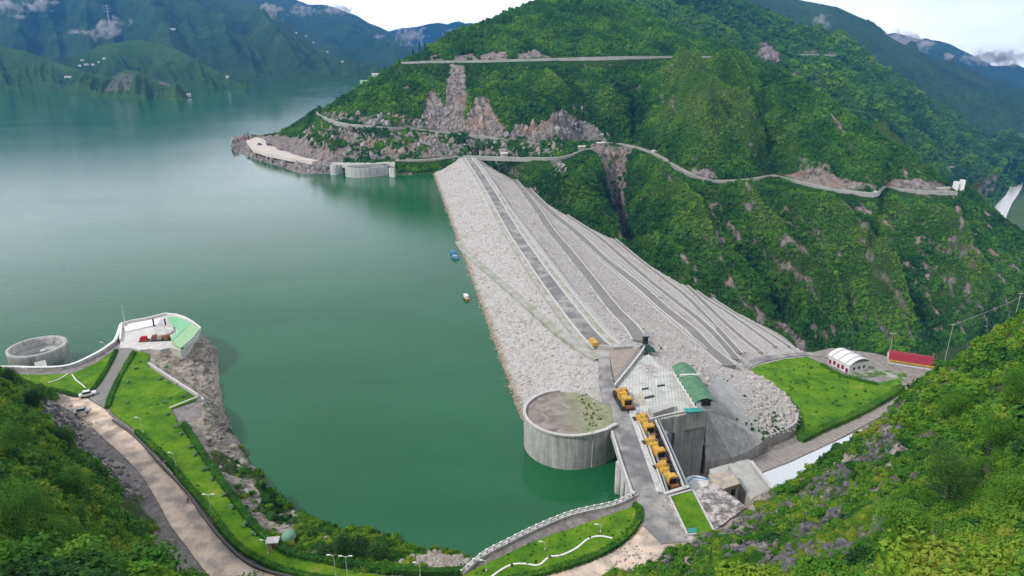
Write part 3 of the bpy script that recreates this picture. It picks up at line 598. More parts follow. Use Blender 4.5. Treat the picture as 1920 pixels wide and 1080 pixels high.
# bushes over the mountain
ROADS = [catmull(road_mid_l, 5), catmull(road_mid_r, 5), catmull(road_low, 5), catmull(road_up, 5)]
px1, py1 = proj(P1)
dens = np.clip(1 - rk1 * 1.15, 0, 1)
a1_, d1_ = np.arctan2(P1[..., 0], P1[..., 1]), np.hypot(P1[..., 0], P1[..., 1])
for r_ in ROADS:
    ra = np.arctan2(r_[:, 0], r_[:, 1]); o_ = np.argsort(ra); rd = np.interp(a1_, ra[o_], np.hypot(r_[:, 0], r_[:, 1])[o_]); g_ = d1_ - rd
    dens *= ~((g_ > -13) & (g_ < 6) & (a1_ > ra.min() - .003) & (a1_ < ra.max() + .003))
dens *= np.where(px1 < 600, .45, 1)
dens *= (px1 > 430) & (px1 < 1990) & (py1 < 700) & (py1 > -40) & (P1[..., 2] > 2 - 400 * (px1 > 830))
dens *= np.clip(0.75 + 1.1 * fbm(P1[..., 0] / 40, P1[..., 1] / 40, 3, 88), 0.25, 1)
dens[:12] = 0; dens[-9:] = 0
n = 110000; pts, rn = rand_on_grid(P1, n, dens, RN['mountain']); s = (rng.gamma(2.6, 0.55, n) + 0.7) * np.clip(1 - rn * .55, .5, 1.35); pts[:, 2] -= 0.25 * s
pts[:, 2] -= 0
scatter('hillside_forest', pts, s3(s, (.8, 1.4)), yaw(n, .2), rng.integers(0, 6, n), 'far_bush', 'dense green bushes and trees covering the mountain beyond the dam', 'forest', np.clip(rn * .42, -.25, .3))

qx, qy = proj(P2); dens = (qx > 1120) & (qx < 1980) & (qy > -20) & (qy < 420) & (rk2 < .3)
dens = dens * np.clip(.7 + fbm(P2[..., 0] / 70, P2[..., 1] / 70, 3, 19), .2, 1); dens[-7:] = 0
n = 42000; pts, rn = rand_on_grid(P2, n, dens, RN['slope_behind']); s = rng.gamma(4, .9, n) + 1.6; pts[:, 2] -= .4 * s
scatter('far_slope_forest', pts, s3(s), yaw(n, .2), rng.integers(0, 6, n), 'far_bush', 'hazy green forest on the long slope behind the main mountain', 'forest', np.clip(rn * .3, -.2, .2))
band = np.zeros(px1.shape)
for r_ in ROADS:
    ra = np.arctan2(r_[:, 0], r_[:, 1]); o_ = np.argsort(ra); rd = np.interp(a1_, ra[o_], np.hypot(r_[:, 0], r_[:, 1])[o_]); g_ = d1_ - rd
    band = np.maximum(band, (g_ > -14) & (g_ < -3.5) & (a1_ > ra.min()) & (a1_ < ra.max()))
n = 9000; pts = rand_on_grid(P1, n, band * (rk1 < .6) * (px1 > 560)); s = rng.uniform(.5, 1.2, n)
scatter('roadside_scrub', pts, s3(s, (.5, .9)), yaw(n, .2), rng.integers(0, 6, n), 'far_bush', 'low scrub on the banks below the hill roads', 'scrub')
# blocks on the far cliffs
dens = (rk1 > .4) * ((px1 > 430) & (px1 < 1200) & (py1 > 200) & (py1 < 345) & (P1[..., 2] > 0)); dens = dens * np.clip(.5 + 1.5 * fbm(P1[..., 0] / 16, P1[..., 2] / 16, 3, 91), .05, 1)
for r_ in ROADS:
    ra = np.arctan2(r_[:, 0], r_[:, 1]); o_ = np.argsort(ra); rd = np.interp(a1_, ra[o_], np.hypot(r_[:, 0], r_[:, 1])[o_]); dens = dens * ~((np.abs(d1_ - rd + 4) < 9) & (a1_ > ra.min() - .003) & (a1_ < ra.max() + .003))
dens *= ~inpoly(px1, py1, [(455, 262), (480, 254), (560, 250), (640, 290), (640, 305), (560, 310), (470, 290)])
n = 1900; pts = rand_on_grid(P1, n, dens); s = rng.gamma(2.0, .7, n) + .6; sc3 = s3(s, (1.1, 2.4))
scatter('far_cliff_blocks', pts, sc3, yaw(n, .25), rng.integers(0, 6, n), 'far_cliff', 'blocky grey and ochre rock outcrops above the far end of the dam', 'rocks')
dens = (rk1 > .4) * (rk1 < .9) * ((px1 > 560) & (px1 < 1090) & (py1 > 215) & (py1 < 345) & (P1[..., 2] > 4)) * np.clip(fbm(P1[..., 0] / 22, P1[..., 2] / 12, 3, 97) * 3 + .25, 0, 1)
n = 2600; pts = rand_on_grid(P1, n, dens); s = rng.gamma(4, .4, n) + .8; scatter('far_cliff_bushes', pts, s3(s), yaw(n, .2), rng.integers(0, 6, n), 'far_bush', 'dark bushes hanging between the far cliffs', 'bushes')

# foreground slopes
onh = hz > np.where(inS, ZS + .8, 15)
rkz = np.clip(fbm(gx / 13, gy / 13, 4, 64) * 3 + 0.55, 0, 1)          # 1: vegetation, 0: rock
right = (pxn > 1000) & (gx > 0)
wood_r = right & (pxn > 1690); wood_l = (gx < -20)
dist = np.hypot(gx, gy); inview = (pyn < 1300) & (pxn > -150) & (pxn < 2080) & (gy > 25)
vis = onh & (dist > 26) & (gy > 12)
dist = np.hypot(gx, gy)
d_l = vis & wood_l & ~rk_l & ~grv_l & ~grassy_l
dens = vis * (right * (rkz * .85 + .1) * (1 + 1.2 * wood_r)) + d_l * 1.6
dens = dens * ~((gx > -20) & (gy < 100) & (pxn < 1000) & inview)
PP = np.stack([gx, gy, hz], -1)
n = int(24000 * dens.sum() / (dens * inview).sum()); print('shrubs', n); pts = rand_on_grid(PP, n, dens); s = rng.gamma(5, .18, n) + .5
dd_ = np.hypot(pts[:, 0], pts[:, 1]); qx, qy = proj(pts)
woody = (qx > 1700) | (qx < 280); s *= np.where(woody, 1.35, 1.0); pts[:, 2] -= .3 * s
nearm = dd_ < 135
k = np.where(~nearm)[0]; scatter('hillside_shrubs', pts[k], s3(s[k]), yaw(len(k), .25), rng.integers(0, 6, len(k)), 'mid_bush', 'yellow green shrubs growing among grey rocks on the near slope', 'shrubs')
k = np.where(nearm)[0]; s[k] *= .95; scatter('leafy_undergrowth', pts[k], s3(s[k]), yaw(len(k), .25), rng.integers(0, 6, len(k)), 'near_bush', 'bright leafy bushes filling the corners of the near slope', 'bushes')
dens = vis * right * (1.1 - rkz) * ~wood_r + vis * rk_l * .8 + vis * (wood_r) * .1
dens = dens * (inview | (dist > 60)); n = int(4600 * dens.sum() / (dens * inview).sum()); pts = rand_on_grid(PP, n, dens); s = rng.gamma(2.2, .22, n) + .2
scatter('slope_boulders', pts, s3(s, (.7, 1.3)), yaw(n, .6), rng.integers(0, 6, n), 'boulder', 'dark jagged rocks scattered between shrubs on the near slope', 'rocks')
cl = inL & (gx < 45) & ~inS & (hz > .2) & (hz < 12.8)
dens = cl * np.clip(.9 - grass, .1, 1) + (rk_l | grv_l) * .5
n = 1900; pts = rand_on_grid(PP, n, dens); s = rng.gamma(1.8, .22, n) + .2
scatter('cliff_rubble', pts, s3(s, (.7, 1.3)), yaw(n, .5), rng.integers(0, 6, n), 'cliff_stone', 'pale broken rock along the foot of the garden terrace', 'rocks')
dens = (cl & (pxn > 560) & (pxn < 790)) * 1.0 + (cl & (pxn > 440) & (pxn < 900)) * grass * .25 + (inS & inpoly(pxn, pyn, [(575, 1025), (640, 1010), (740, 1035), (745, 1075), (620, 1060)])) * 2
n = 1500; pts = rand_on_grid(PP, n, dens); s = rng.gamma(4, .2, n) + .5
scatter('shore_bushes', pts, s3(s), yaw(n, .2), rng.integers(0, 6, n), 'mid_bush', 'green bushes crowding the lake shore below the hedge', 'bushes')

# ================================================================== THE DAM
def conc_mat(name, c0=(0.50, 0.495, 0.48), c1=(0.34, 0.335, 0.325), streak=True, joint=None, rough=.85):
    m, nt, p, out = newmat(name)
    c = ramp(nt, noise(nt, .35, 7, .65), [(.3, c1), (.7, c0)])
    if streak:
        st = noise(nt, 1.0, 5, .65, (1.1, 1.1, .06)); c = mixc(nt, ramp(nt, st, [(.45, 0.0), (.72, .75)]), c, tuple(k * .34 for k in c0))
        st = noise(nt, .5, 5, .65, (.9, .9, .1)); c = mixc(nt, ramp(nt, st, [(.52, 0.0), (.7, .5)]), c, tuple(min(.8, k * 1.35) for k in c0))
    nt.links.new(c, p.inputs['Base Color']); p.inputs['Roughness'].default_value = rough; p.inputs['Specular IOR Level'].default_value = .25
    bump(nt, p, noise(nt, 2, 5, .6), .12); return m
M['conc'] = conc_mat('weathered concrete'); M['conc_pale'] = conc_mat('pale concrete', (.58, .57, .55), (.42, .41, .4)); M['conc_flat'] = conc_mat('concrete slab', (.47, .465, .44), (.33, .325, .31), False)
M['white'] = simple('white paint', (.78, .77, .76), (.6, .6, .59), .7, .6, s2=.4, c2=(.66, .64, .62))
M['asphalt'] = simple('grey asphalt', (.22, .215, .22), (.12, .12, .12), .22, .85, c2=(.33, .31, .29), s2=.12)
M['dust_road'] = simple('dusty pale road', (.76, .61, .48), (.50, .39, .305), .3, .92, bmp=.12, bs=2, c2=(.33, .28, .24), s2=.14)
M['berm'] = simple('berm road', (.27, .255, .24), (.17, .16, .15), .2, .9, c2=(.2, .19, .17), s2=.1)
M['ramp'] = simple('ramp road', (.42, .41, .39), (.32, .31, .29), .2, .9, c2=(.25, .26, .18), s2=.15)
M['kerb'] = simple('kerb stone', (.58, .56, .54), (.4, .39, .38), .8, .8)
M['strip'] = simple('weedy stone strip', (.50, .48, .46), (.27, .26, .24), .7, .95, c2=(.26, .26, .19), s2=.2)
dam = thing('rockfill_dam', (C0[0], C0[1], 12), 'huge pale grey rockfill dam stretching across the valley beside the green lake', 'dam')
sg, lg = np.meshgrid(np.r_[np.arange(-56, 60, 1.5), np.arange(60, 400, 2.5)], np.arange(-78, 640, 1.6), indexing='ij')
X, Y = XY(sg, lg); Z = H_dam(X, Y); Z = Z + (fbm(X / 3, Y / 3, 3, 4) * .3 + fbm(X / 18, Y / 18, 2, 5) * .5 * (sg > 0)) * (np.abs(sg) > 9)
edge_n = fbm(X / 5, Y / 5, 3, 41) * 1.2; Z = np.where(sg < -20, Z + edge_n * .15, Z)
PD = np.stack([X, Y, Z], -1); pxd, pyd = proj(PD)
CONC = [(1326, 764), (1322, 735), (1345, 700), (1375, 720), (1400, 770), (1420, 800), (1440, 825), (1400, 850), (1330, 866), (1326, 800)]
conc = inpoly(pxd + 8 * fbm(X / 6, Y / 6, 3, 6), pyd, CONC)
keep = (Z > -17.6 - 300 * (lg > 60)) & ~(inpoly(X, Y, FLOOR) & (dpoly(X, Y, FOOT, False) > 1.2)) & ~((sg > -6) & (Y < 223)) & ~((sg > 2) & (Y < 227) & (X < 76)) & ~((lg < -40) & (sg < -8) & (Y < 212)) & ~((sg > 150) & (lg < 150) & (Z > -30))
m, nt, p, out = newmat('embankment')
c = ramp(nt, noise(nt, .9, 8, .75), [(.3, (.25, .235, .23)), (.5, (.42, .40, .39)), (.72, (.56, .54, .53))])
c = mixc(nt, ramp(nt, noise(nt, .06, 5, .6), [(.6, 0.0), (.75, .55)]), c, (.24, .25, .15))
cc = ramp(nt, noise(nt, .5, 6, .6, (.3, 1, 1)), [(.3, (.33, .33, .32)), (.7, (.50, .495, .48))]); c = mixc(nt, attr(nt, 'conc'), c, cc)
c = wetband(nt, c); nt.links.new(c, p.inputs['Base Color']); p.inputs['Roughness'].default_value = .95; bump(nt, p, noise(nt, 1.2, 6, .7), .7, .8)
me, used = grid_mesh('embankment', PD - OFF[dam], keep[1:, 1:] & keep[:-1, :-1]); vattr(me, 'conc', conc.astype(float).reshape(-1)[used])
link('embankment', me, m, dam, True)

def on_dam(L, k=5, dz=0.0): return np.array([hit(px, py, H_dam) + [0, 0, dz] for px, py in [tuple(q) for q in catmull([np.array(p, float) for p in L], k)]])
crest_px = [(877, 296), (898, 325), (925, 369), (960, 430), (1000, 490), (1040, 546), (1078, 596), (1104, 628), (1130, 654)]
crest = np.array([A(px, py, 12.0) for px, py in crest_px]); crest = catmull(crest, 6)
mb = MB(); mb.ribbon(crest, 7.6, 1.0, .45); mb.build('crest_road', M['asphalt'], dam)
for sd in (-4.3, 4.3):
    mb = MB(); mb.ribbon(crest, .9, 1.2, 1.15, sd); mb.build('parapet', M['kerb'], dam)
for sd, w in ((-6.3, 3.0), (6.6, 3.0)):
    mb = MB(); mb.ribbon(crest, w, 1.0, .40, sd); mb.build('verge', M['strip'], dam)
mb = MB(); mb.ribbon(crest, .7, 1.2, .8, 8.6); mb.build('kerb', M['kerb'], dam)
BERMS = [([(918, 306), (955, 330), (1000, 386), (1032, 435), (1057, 465), (1085, 500), (1120, 545), (1152, 586), (1182, 617), (1200, 643)], 7.5),
    ([(985, 352), (1035, 402), (1085, 443), (1130, 487), (1195, 537), (1245, 582), (1295, 622), (1325, 655), (1366, 690)], 7.5),
    ([(1060, 405), (1120, 445), (1170, 488), (1220, 531), (1270, 571), (1310, 603), (1345, 637), (1378, 676)], 5.5),
    ([(1125, 432), (1152, 451), (1195, 487), (1245, 526), (1290, 562), (1346, 622), (1384, 664)], 5),
    ([(1200, 478), (1245, 510), (1286, 538), (1346, 596), (1389, 635), (1424, 663)], 5), ([(1270, 522), (1320, 560), (1357, 584), (1410, 621), (1452, 652)], 5),
    ([(1030, 395), (1075, 425), (1130, 470), (1190, 520), (1235, 558)], 2.5), ([(1090, 455), (1140, 500), (1200, 552), (1255, 600), (1320, 655)], 2.2), ([(1240, 530), (1300, 580), (1350, 625), (1396, 662)], 2.2),
    ([(1330, 560), (1380, 592), (1425, 617), (1478, 652)], 5)]
BW = []
for L, w in BERMS:
    q = on_dam(L); BW.append((q, w)); rm = min(1.4, w * .22)
    mb = MB(); mb.ribbon(q, w, 4.0, rm); b = mb.build('berm_road', M['berm'], dam)
    mb = MB(); mb.ribbon(q, 1.0, 1.3, rm + .6, -w / 2); mb.build('kerb', M['kerb'], b); mb = MB(); mb.ribbon(q, .8, 1.0, rm + .3, w / 2 + .3); mb.build('kerb', M['kerb'], b)
ramp_up = on_dam([(859, 455), (868, 468), (882, 483), (930, 523), (980, 566), (1040, 619), (1085, 652), (1122, 676)])
mb = MB(); mb.ribbon(ramp_up, 4.6, 3, 1.1); mb.build('shore_ramp', M['ramp'], dam)
BW.append((ramp_up, 5)); BW.append((crest, 19))
# foot wall where the rock meets the lower terrace
fw = np.array([A(px, py, ZF) for px, py in [(1328, 868), (1365, 862), (1400, 850), (1450, 832), (1485, 815), (1492, 795)]]); fw = catmull(fw, 4)
mb = MB(); mb.ribbon(fw, 1.0, 5.5, 5.5); mb.build('foot_wall', M['conc'], dam)
mb = MB(); mb.prism([A(*q) for q in [(1322, 866, -12.5), (1372, 858, -13), (1405, 845, -13), (1430, 828, -12.3), (1400, 800, -8), (1360, 782, -2), (1324, 770, 5)]], -20, None); mb.build('slope_slab', M['conc'], dam)
dens = (keep & ~conc).astype(float) * (Z > -.8 - 500 * (sg > 0)) * ((pxd > 780) & (pyd < 880)); dens *= ~((sg < -10) & (lg < -35))
for q, w in BW: dens *= dpoly(X, Y, q, False) > w / 2 + .6
far = np.hypot(X, Y); dens[np.abs(sg) < 9.5] = 0
n = 120000; pts = rand_on_grid(PD, n, dens); s = rng.gamma(3, .13, n) + .2
qx, qy = proj(pts); big = inpoly(qx, qy, [(1390, 700), (1440, 712), (1492, 760), (1492, 815), (1440, 830), (1420, 770)]); s = np.where(big, s * 1.5, s)
scatter('riprap', pts, s3(s, (.6, 1.1)), yaw(n, .6), rng.integers(0, 8, n), 'rip_stone', 'pale grey stone blocks covering both faces of the dam', 'rocks')
dens = keep * (inpoly(pxd, pyd, [(1330, 830), (1345, 800), (1465, 775), (1480, 805), (1400, 838), (1335, 858)]) * 1.0 + .06 * inpoly(pxd, pyd, [(1160, 585), (1240, 650), (1340, 700), (1400, 700), (1480, 800), (1440, 800), (1330, 690), (1200, 640)]))
n = 130; pts = rand_on_grid(PD, n, dens); s = rng.uniform(.3, .95, n)
scatter('dam_weeds', pts, s3(s), yaw(n, .1), rng.integers(0, 4, n), 'hedge_clump', 'small dark bushes sprouting on the sloped concrete above the foot wall', 'bushes')

# roads over the mountain
def road_thing(P, w, matl, name='mountain_road', up=2.4, wall=True):
    mb = MB(); mb.ribbon(P, w, 5, up); o = mb.build(name, matl); tag(o, kind='structure'); return o
M['hill_road'] = simple('worn hill road', (.36, .35, .32), (.24, .24, .22), .1, .9)
def drape(P):                            # put a path on the mountain's own surface height
    return P
road_thing(catmull(road_mid_l + road_mid_r, 6), 5.5, M['hill_road'], up=1.4); road_thing(catmull(road_low[:-1], 6), 5.5, M['hill_road'], up=.5); road_thing(catmull(road_up, 6), 5, M['hill_road'], up=1.4)
for a_, b_, k in ((b1[1:5], 7, 2), (b1[6:11], 7, 2)): road_thing(catmull(a_, 4), b_, M['hill_road'], up=k)

# ================================================================== HAZE
def build_haze(dens, col=(.55, .72, .95)):
    m = D.materials.new('haze'); m.use_nodes = True; nt = m.node_tree; nt.nodes.clear()
    v = nt.nodes.new('ShaderNodeVolumePrincipled'); out = nt.nodes.new('ShaderNodeOutputMaterial'); nt.links.new(v.outputs[0], out.inputs['Volume'])
    v.inputs['Color'].default_value = (*col, 1); v.inputs['Density'].default_value = dens; v.inputs['Anisotropy'].default_value = 0.0
    mb = MB(); mb.prism([(-9500, -400), (9500, -400), (9500, 12200), (-9500, 12200)], -217, 1300); o = mb.build('haze', m); tag(o, kind='stuff'); o.display_type = 'WIRE'
# ================================================================== BUILT THINGS
def mono(name, col, rough=.6, metal=0.0, var=.8):
    m = simple(name, col, tuple(k * var for k in col), 1.2, rough); m.node_tree.nodes['Principled BSDF'].inputs['Metallic'].default_value = metal; return m
M['yellow'] = simple('yellow machine paint', (.74, .45, .04), (.50, .27, .02), 1.6, .5, s2=.8, c2=(.34, .22, .08)); M['dark'] = mono('dark steel', (.045, .045, .05)); M['steel'] = mono('grey steel', (.30, .32, .36), .5, .3)
M['rust'] = mono('rusty steel', (.24, .10, .05)); M['glass'] = mono('dark glass', (.02, .025, .03), .1); M['green_roof'] = simple('green sheet roof', (.085, .21, .115), (.055, .15, .08), .5, .6, s2=.4, c2=(.12, .22, .14))
M['green_dark'] = mono('dark green paint', (.015, .07, .05)); M['mint'] = mono('mint roof', (.22, .50, .27)); M['mint_lit'] = mono('lit mint roof', (.40, .62, .35)); M['maroon'] = mono('maroon cloth', (.25, .02, .07))
M['red'] = mono('red paint', (.42, .025, .03)); M['orange'] = mono('orange', (.6, .2, .04)); M['beige'] = simple('beige render', (.50, .43, .33), (.37, .31, .24), .5, .85, s2=.6, c2=(.3, .28, .25)); M['blue'] = mono('sky blue paint', (.10, .30, .55))
M['white_deck'] = simple('weathered white deck', (.66, .64, .62), (.44, .42, .40), .45, .8, s2=.3, c2=(.52, .50, .47)); M['skin'] = mono('skin', (.35, .2, .13)); M['tealm'] = mono('teal board', (.05, .33, .30)); M['soil'] = simple('dark stained fill', (.22, .19, .17), (.10, .085, .08), .25, .95, s2=.15, c2=(.30, .28, .25))
M['bark'] = mono('bark', (.08, .065, .05)); M['pale_plant'] = mono('pale shrub', (.20, .38, .20))
m, nt, p, out = newmat('mown lawn')
c = ramp(nt, noise(nt, .12, 7, .7), [(.28, (.03, .10, .010)), (.45, (.075, .19, .012)), (.58, (.13, .26, .014)), (.78, (.30, .29, .07))])
c = mixc(nt, ramp(nt, noise(nt, .9, 5, .7), [(.3, .45), (.55, 0.0)]), c, (.035, .11, .008)); nt.links.new(c, p.inputs['Base Color']); p.inputs['Roughness'].default_value = .9; p.inputs['Specular IOR Level'].default_value = .1
bump(nt, p, noise(nt, 3, 5, .7), .35); M['lawn'] = m
m, nt, p, out = newmat('ribbed slab')
wv = nt.nodes.new('ShaderNodeTexWave'); g = nt.nodes.new('ShaderNodeNewGeometry'); mp_ = nt.nodes.new('ShaderNodeMapping'); mp_.inputs['Rotation'].default_value = (0, 0, R(-33)); wv.inputs['Scale'].default_value = .13
nt.links.new(g.outputs['Position'], mp_.inputs['Vector']); nt.links.new(mp_.outputs[0], wv.inputs['Vector'])
c = ramp(nt, noise(nt, .5, 5), [(.3, (.23, .205, .185)), (.7, (.33, .30, .275))]); c = mixc(nt, ramp(nt, wv.outputs['Fac'], [(.02, .6), (.1, 0.0)]), c, (.12, .11, .1)); nt.links.new(c, p.inputs['Base Color']); p.inputs['Roughness'].default_value = .9; M['ribbed'] = m
m, nt, p, out = newmat('jointed deck')
br = nt.nodes.new('ShaderNodeTexBrick'); g = nt.nodes.new('ShaderNodeNewGeometry'); mp_ = nt.nodes.new('ShaderNodeMapping'); mp_.inputs['Rotation'].default_value = (0, 0, R(-80)); nt.links.new(g.outputs['Position'], mp_.inputs['Vector']); nt.links.new(mp_.outputs[0], br.inputs['Vector'])
br.inputs['Scale'].default_value = .2; br.inputs['Mortar Size'].default_value = .012; br.inputs['Color1'].default_value = (.47, .475, .44, 1); br.inputs['Color2'].default_value = (.54, .545, .51, 1); br.inputs['Mortar'].default_value = (.22, .22, .21, 1); br.offset = .3
c = mixc(nt, 1.0, br.outputs['Color'], ramp(nt, noise(nt, .25, 6, .7), [(.3, .72), (.6, 1.05)]), 'MULTIPLY'); nt.links.new(c, p.inputs['Base Color']); p.inputs['Roughness'].default_value = .85; M['deck'] = m

def S(name, poly, z, matl, th=.6, kind='structure'):
    mb = MB(); mb.prism([A(a, b, z) for a, b in poly], z - th, z); return tag(mb.build(name, matl), kind=kind)
def dens_poly(L, k=4): return [tuple(q) for q in catmull([np.array(p, float) for p in L], k)]
# roads and lawns of the near bank
re_r = dens_poly([(205, 778), (250, 813), (300, 862), (350, 915), (376, 955), (420, 1010), (470, 1056), (540, 1082), (640, 1100), (800, 1105), (900, 1100), (1000, 1083), (1100, 1052), (1170, 1015), (1197, 980), (1200, 950), (1190, 934)])
re_l = dens_poly([(1232, 925), (1248, 950), (1285, 985), (1300, 1012), (1262, 1040), (1180, 1085), (1000, 1150), (800, 1180), (600, 1170), (470, 1130), (396, 1082), (345, 1018), (320, 985), (300, 948), (270, 898), (235, 858), (195, 822), (160, 790), (110, 758), (50, 736), (-60, 712)])
S('road', [(-60, 700), (25, 710), (80, 728), (130, 742), (165, 748), (197, 768)] + re_r + re_l, 13.15, M['dust_road'])
S('ramp_road', [(222, 645), (250, 655), (226, 700), (205, 742), (196, 766), (168, 747), (182, 722), (200, 690)], 13.4, M['berm'], .8)
S('bank_path', [(1190, 934), (1232, 922), (1262, 960), (1290, 1015), (1240, 1020), (1205, 985), (1202, 950)], 13.3, M['asphalt'], .8)
lawns = [([(-60, 700), (0, 700), (70, 703), (135, 700), (180, 681), (207, 661), (218, 656), (200, 688), (178, 722), (165, 735), (140, 738), (110, 730), (60, 720), (20, 708), (-60, 702)], 13.6),
 ([(254, 657), (280, 663), (277, 686), (300, 702), (366, 744), (366, 750), (320, 766), (338, 800), (380, 855), (430, 928), (468, 978), (505, 1012), (560, 1042), (640, 1066), (760, 1085), (640, 1088), (560, 1072), (500, 1052), (440, 1014), (385, 945), (350, 905), (312, 858), (258, 808), (212, 774), (202, 758), (205, 745), (228, 702)], 13.6),
 ([(860, 1082), (905, 1060), (1000, 1015), (1100, 980), (1186, 950), (1196, 955), (1196, 975), (1180, 998), (1150, 1022), (1100, 1046), (1000, 1076), (900, 1094)], 13.6),
 ([(1257, 932), (1298, 921), (1337, 997), (1290, 1001)], 13.4),
 ([(1404, 696), (1420, 685), (1470, 673), (1515, 669), (1540, 681), (1570, 700), (1610, 711), (1640, 719), (1665, 714), (1690, 707), (1690, 722), (1660, 747), (1600, 778), (1540, 803), (1506, 822), (1492, 812), (1495, 790), (1484, 762), (1462, 741), (1430, 721)], ZF + .5)]
for L, z in lawns: S('lawn', L, z, M['lawn'], .7)
S('terrace_road', dens_poly([(1362, 700), (1398, 680), (1430, 668), (1515, 660), (1540, 664)]) + dens_poly([(1545, 668), (1515, 666), (1470, 670), (1420, 682), (1403, 694), (1385, 706)]), ZF + .35, M['asphalt'])
S('terrace_path', dens_poly([(1385, 706), (1404, 700), (1430, 724), (1462, 745), (1482, 765), (1492, 790), (1490, 812), (1500, 824)]) + dens_poly([(1492, 832), (1483, 812), (1484, 790), (1474, 768), (1450, 745), (1418, 722), (1370, 704)]), ZF + .3, M['berm'])
S('slab_road', [(1326, 905), (1330, 882), (1400, 864), (1480, 836), (1560, 797), (1690, 738), (1700, 755), (1560, 829), (1480, 866), (1425, 887), (1380, 905)], ZF + .4, M['ribbed'])
S('pale_slab', [(1425, 889), (1480, 868), (1560, 831), (1620, 803), (1640, 830), (1540, 900), (1450, 925)], ZF + .25, mono('pale blue slab', (.62, .66, .70), .7, 0, .85))
S('forecourt', [(1228, 930), (1254, 925), (1292, 1006), (1345, 1000), (1300, 1025), (1262, 1035), (1290, 1010)], 13.22, simple('stained yard', (.33, .29, .28), (.15, .13, .125), .35, .95, s2=.3, c2=(.5, .46, .44)), .4)
S('yard', [(1302, 920), (1340, 905), (1400, 950), (1345, 990), (1338, 996)], 13.12, simple('rubble yard', (.26, .22, .22), (.10, .09, .09), .5, .95, s2=.5, c2=(.5, .46, .44)), .8)

# leafy strips: hedges
def leafy(name, P, w, h, leaf, n_per_m, mat, parent=None, seed=1, z0=0.0):
    P = np.asarray(P, float); pts, hd = walk(P, 1.0 / n_per_m); r = np.random.default_rng(seed); n = len(pts)
    N = np.stack([-np.sin(hd), np.cos(hd)], 1); a = r.uniform(0, math.pi, n); rad = r.uniform(.75, 1.12, n) * (1 + .25 * pn(pts[:, 0] / 1.7, pts[:, 1] / 1.7, seed))
    off = np.cos(a) * rad * w / 2; zz = np.clip(np.sin(a) * 1.25, 0, 1) * rad * h * r.uniform(.55, 1.05, n)
    c = np.stack([pts[:, 0] + N[:, 0] * off, pts[:, 1] + N[:, 1] * off, pts[:, 2] + zz + z0], 1)
    nr = np.stack([N[:, 0] * np.cos(a), N[:, 1] * np.cos(a), np.sin(a)], 1) + r.normal(size=(n, 3)) * .5; nr /= np.linalg.norm(nr, axis=1)[:, None]
    t = np.cross(nr, r.normal(size=(n, 3))); t /= np.linalg.norm(t, axis=1)[:, None]; b = np.cross(nr, t); s = leaf * r.uniform(.6, 1.4, n)[:, None]
    V = np.stack([c - t * s, c - b * s * .6, c + t * s, c + b * s * .6], 1).reshape(-1, 3); q = np.arange(4 * n).reshape(n, 4)
    o = OFF.get(parent, np.zeros(3)) if parent is not None else np.zeros(3)
    me = D.meshes.new(name); np_mesh(me, V - o, q); return link(name, me, mat, parent)
def hedge(px, z, w, h, label, group='hedges round the garden lawns', seed=1, n=60, H=None, k=4):
    P = np.array([A(a, b, z) for a, b in dens_poly(px, k)]); mid = P[len(P) // 2]
    t = thing('hedge', mid, label, 'hedge', group)
    mb = MB(); mb.ribbon(P, w * .7, h * .8, h * .75); mb.build('hedge_core', M['hedge'], t)
    leafy('foliage', P, w, h, .26, n, M['hedge'], t, seed); return t
hedge([(345, 797), (372, 840), (402, 885), (435, 932), (470, 980), (505, 1016), (545, 1040), (600, 1052), (700, 1068), (800, 1076), (868, 1074)], 13.3, 2.4, 1.9, 'long dark green hedge on the lake side of the curving lawn', seed=2)
hedge([(256, 810), (312, 862), (350, 910), (386, 950), (440, 1020), (500, 1058), (560, 1078), (640, 1092)], 13.3, 2.0, 1.3, 'low bushy hedge between the dusty road and the curving lawn', seed=3)
hedge([(252, 662), (226, 706), (208, 745), (203, 765)], 13.3, 2.2, 1.3, 'short hedge on the lawn side of the grey ramp road', seed=4)
hedge([(10, 709), (60, 724), (110, 734), (145, 743), (166, 738), (182, 722), (205, 685), (218, 658)], 13.3, 1.8, 1.2, 'hedge around the small lawn behind the white lake wall', seed=5)
hedge([(900, 1098), (1000, 1080), (1100, 1050), (1150, 1026), (1182, 1000), (1198, 975), (1198, 955), (1188, 948)], 13.3, 2.2, 1.4, 'hedge edging the lawn with the white curved path', seed=6)
hedge([(1500, 828), (1540, 808), (1600, 782), (1660, 750), (1690, 728)], ZF + .3, 4.0, 2.6, 'thick green hedge between the bright lawn and the ribbed slab road', seed=7, n=90)
hedge([(1498, 826), (1502, 800), (1490, 765), (1465, 740)], ZF + .3, 2.2, 1.6, 'hedge along the brown path beside the boulders', seed=8)
hedge([(1540, 684), (1575, 704), (1612, 714), (1645, 722)], ZF + .3, 2.0, 1.5, 'hedge below the white striped hall', seed=9)

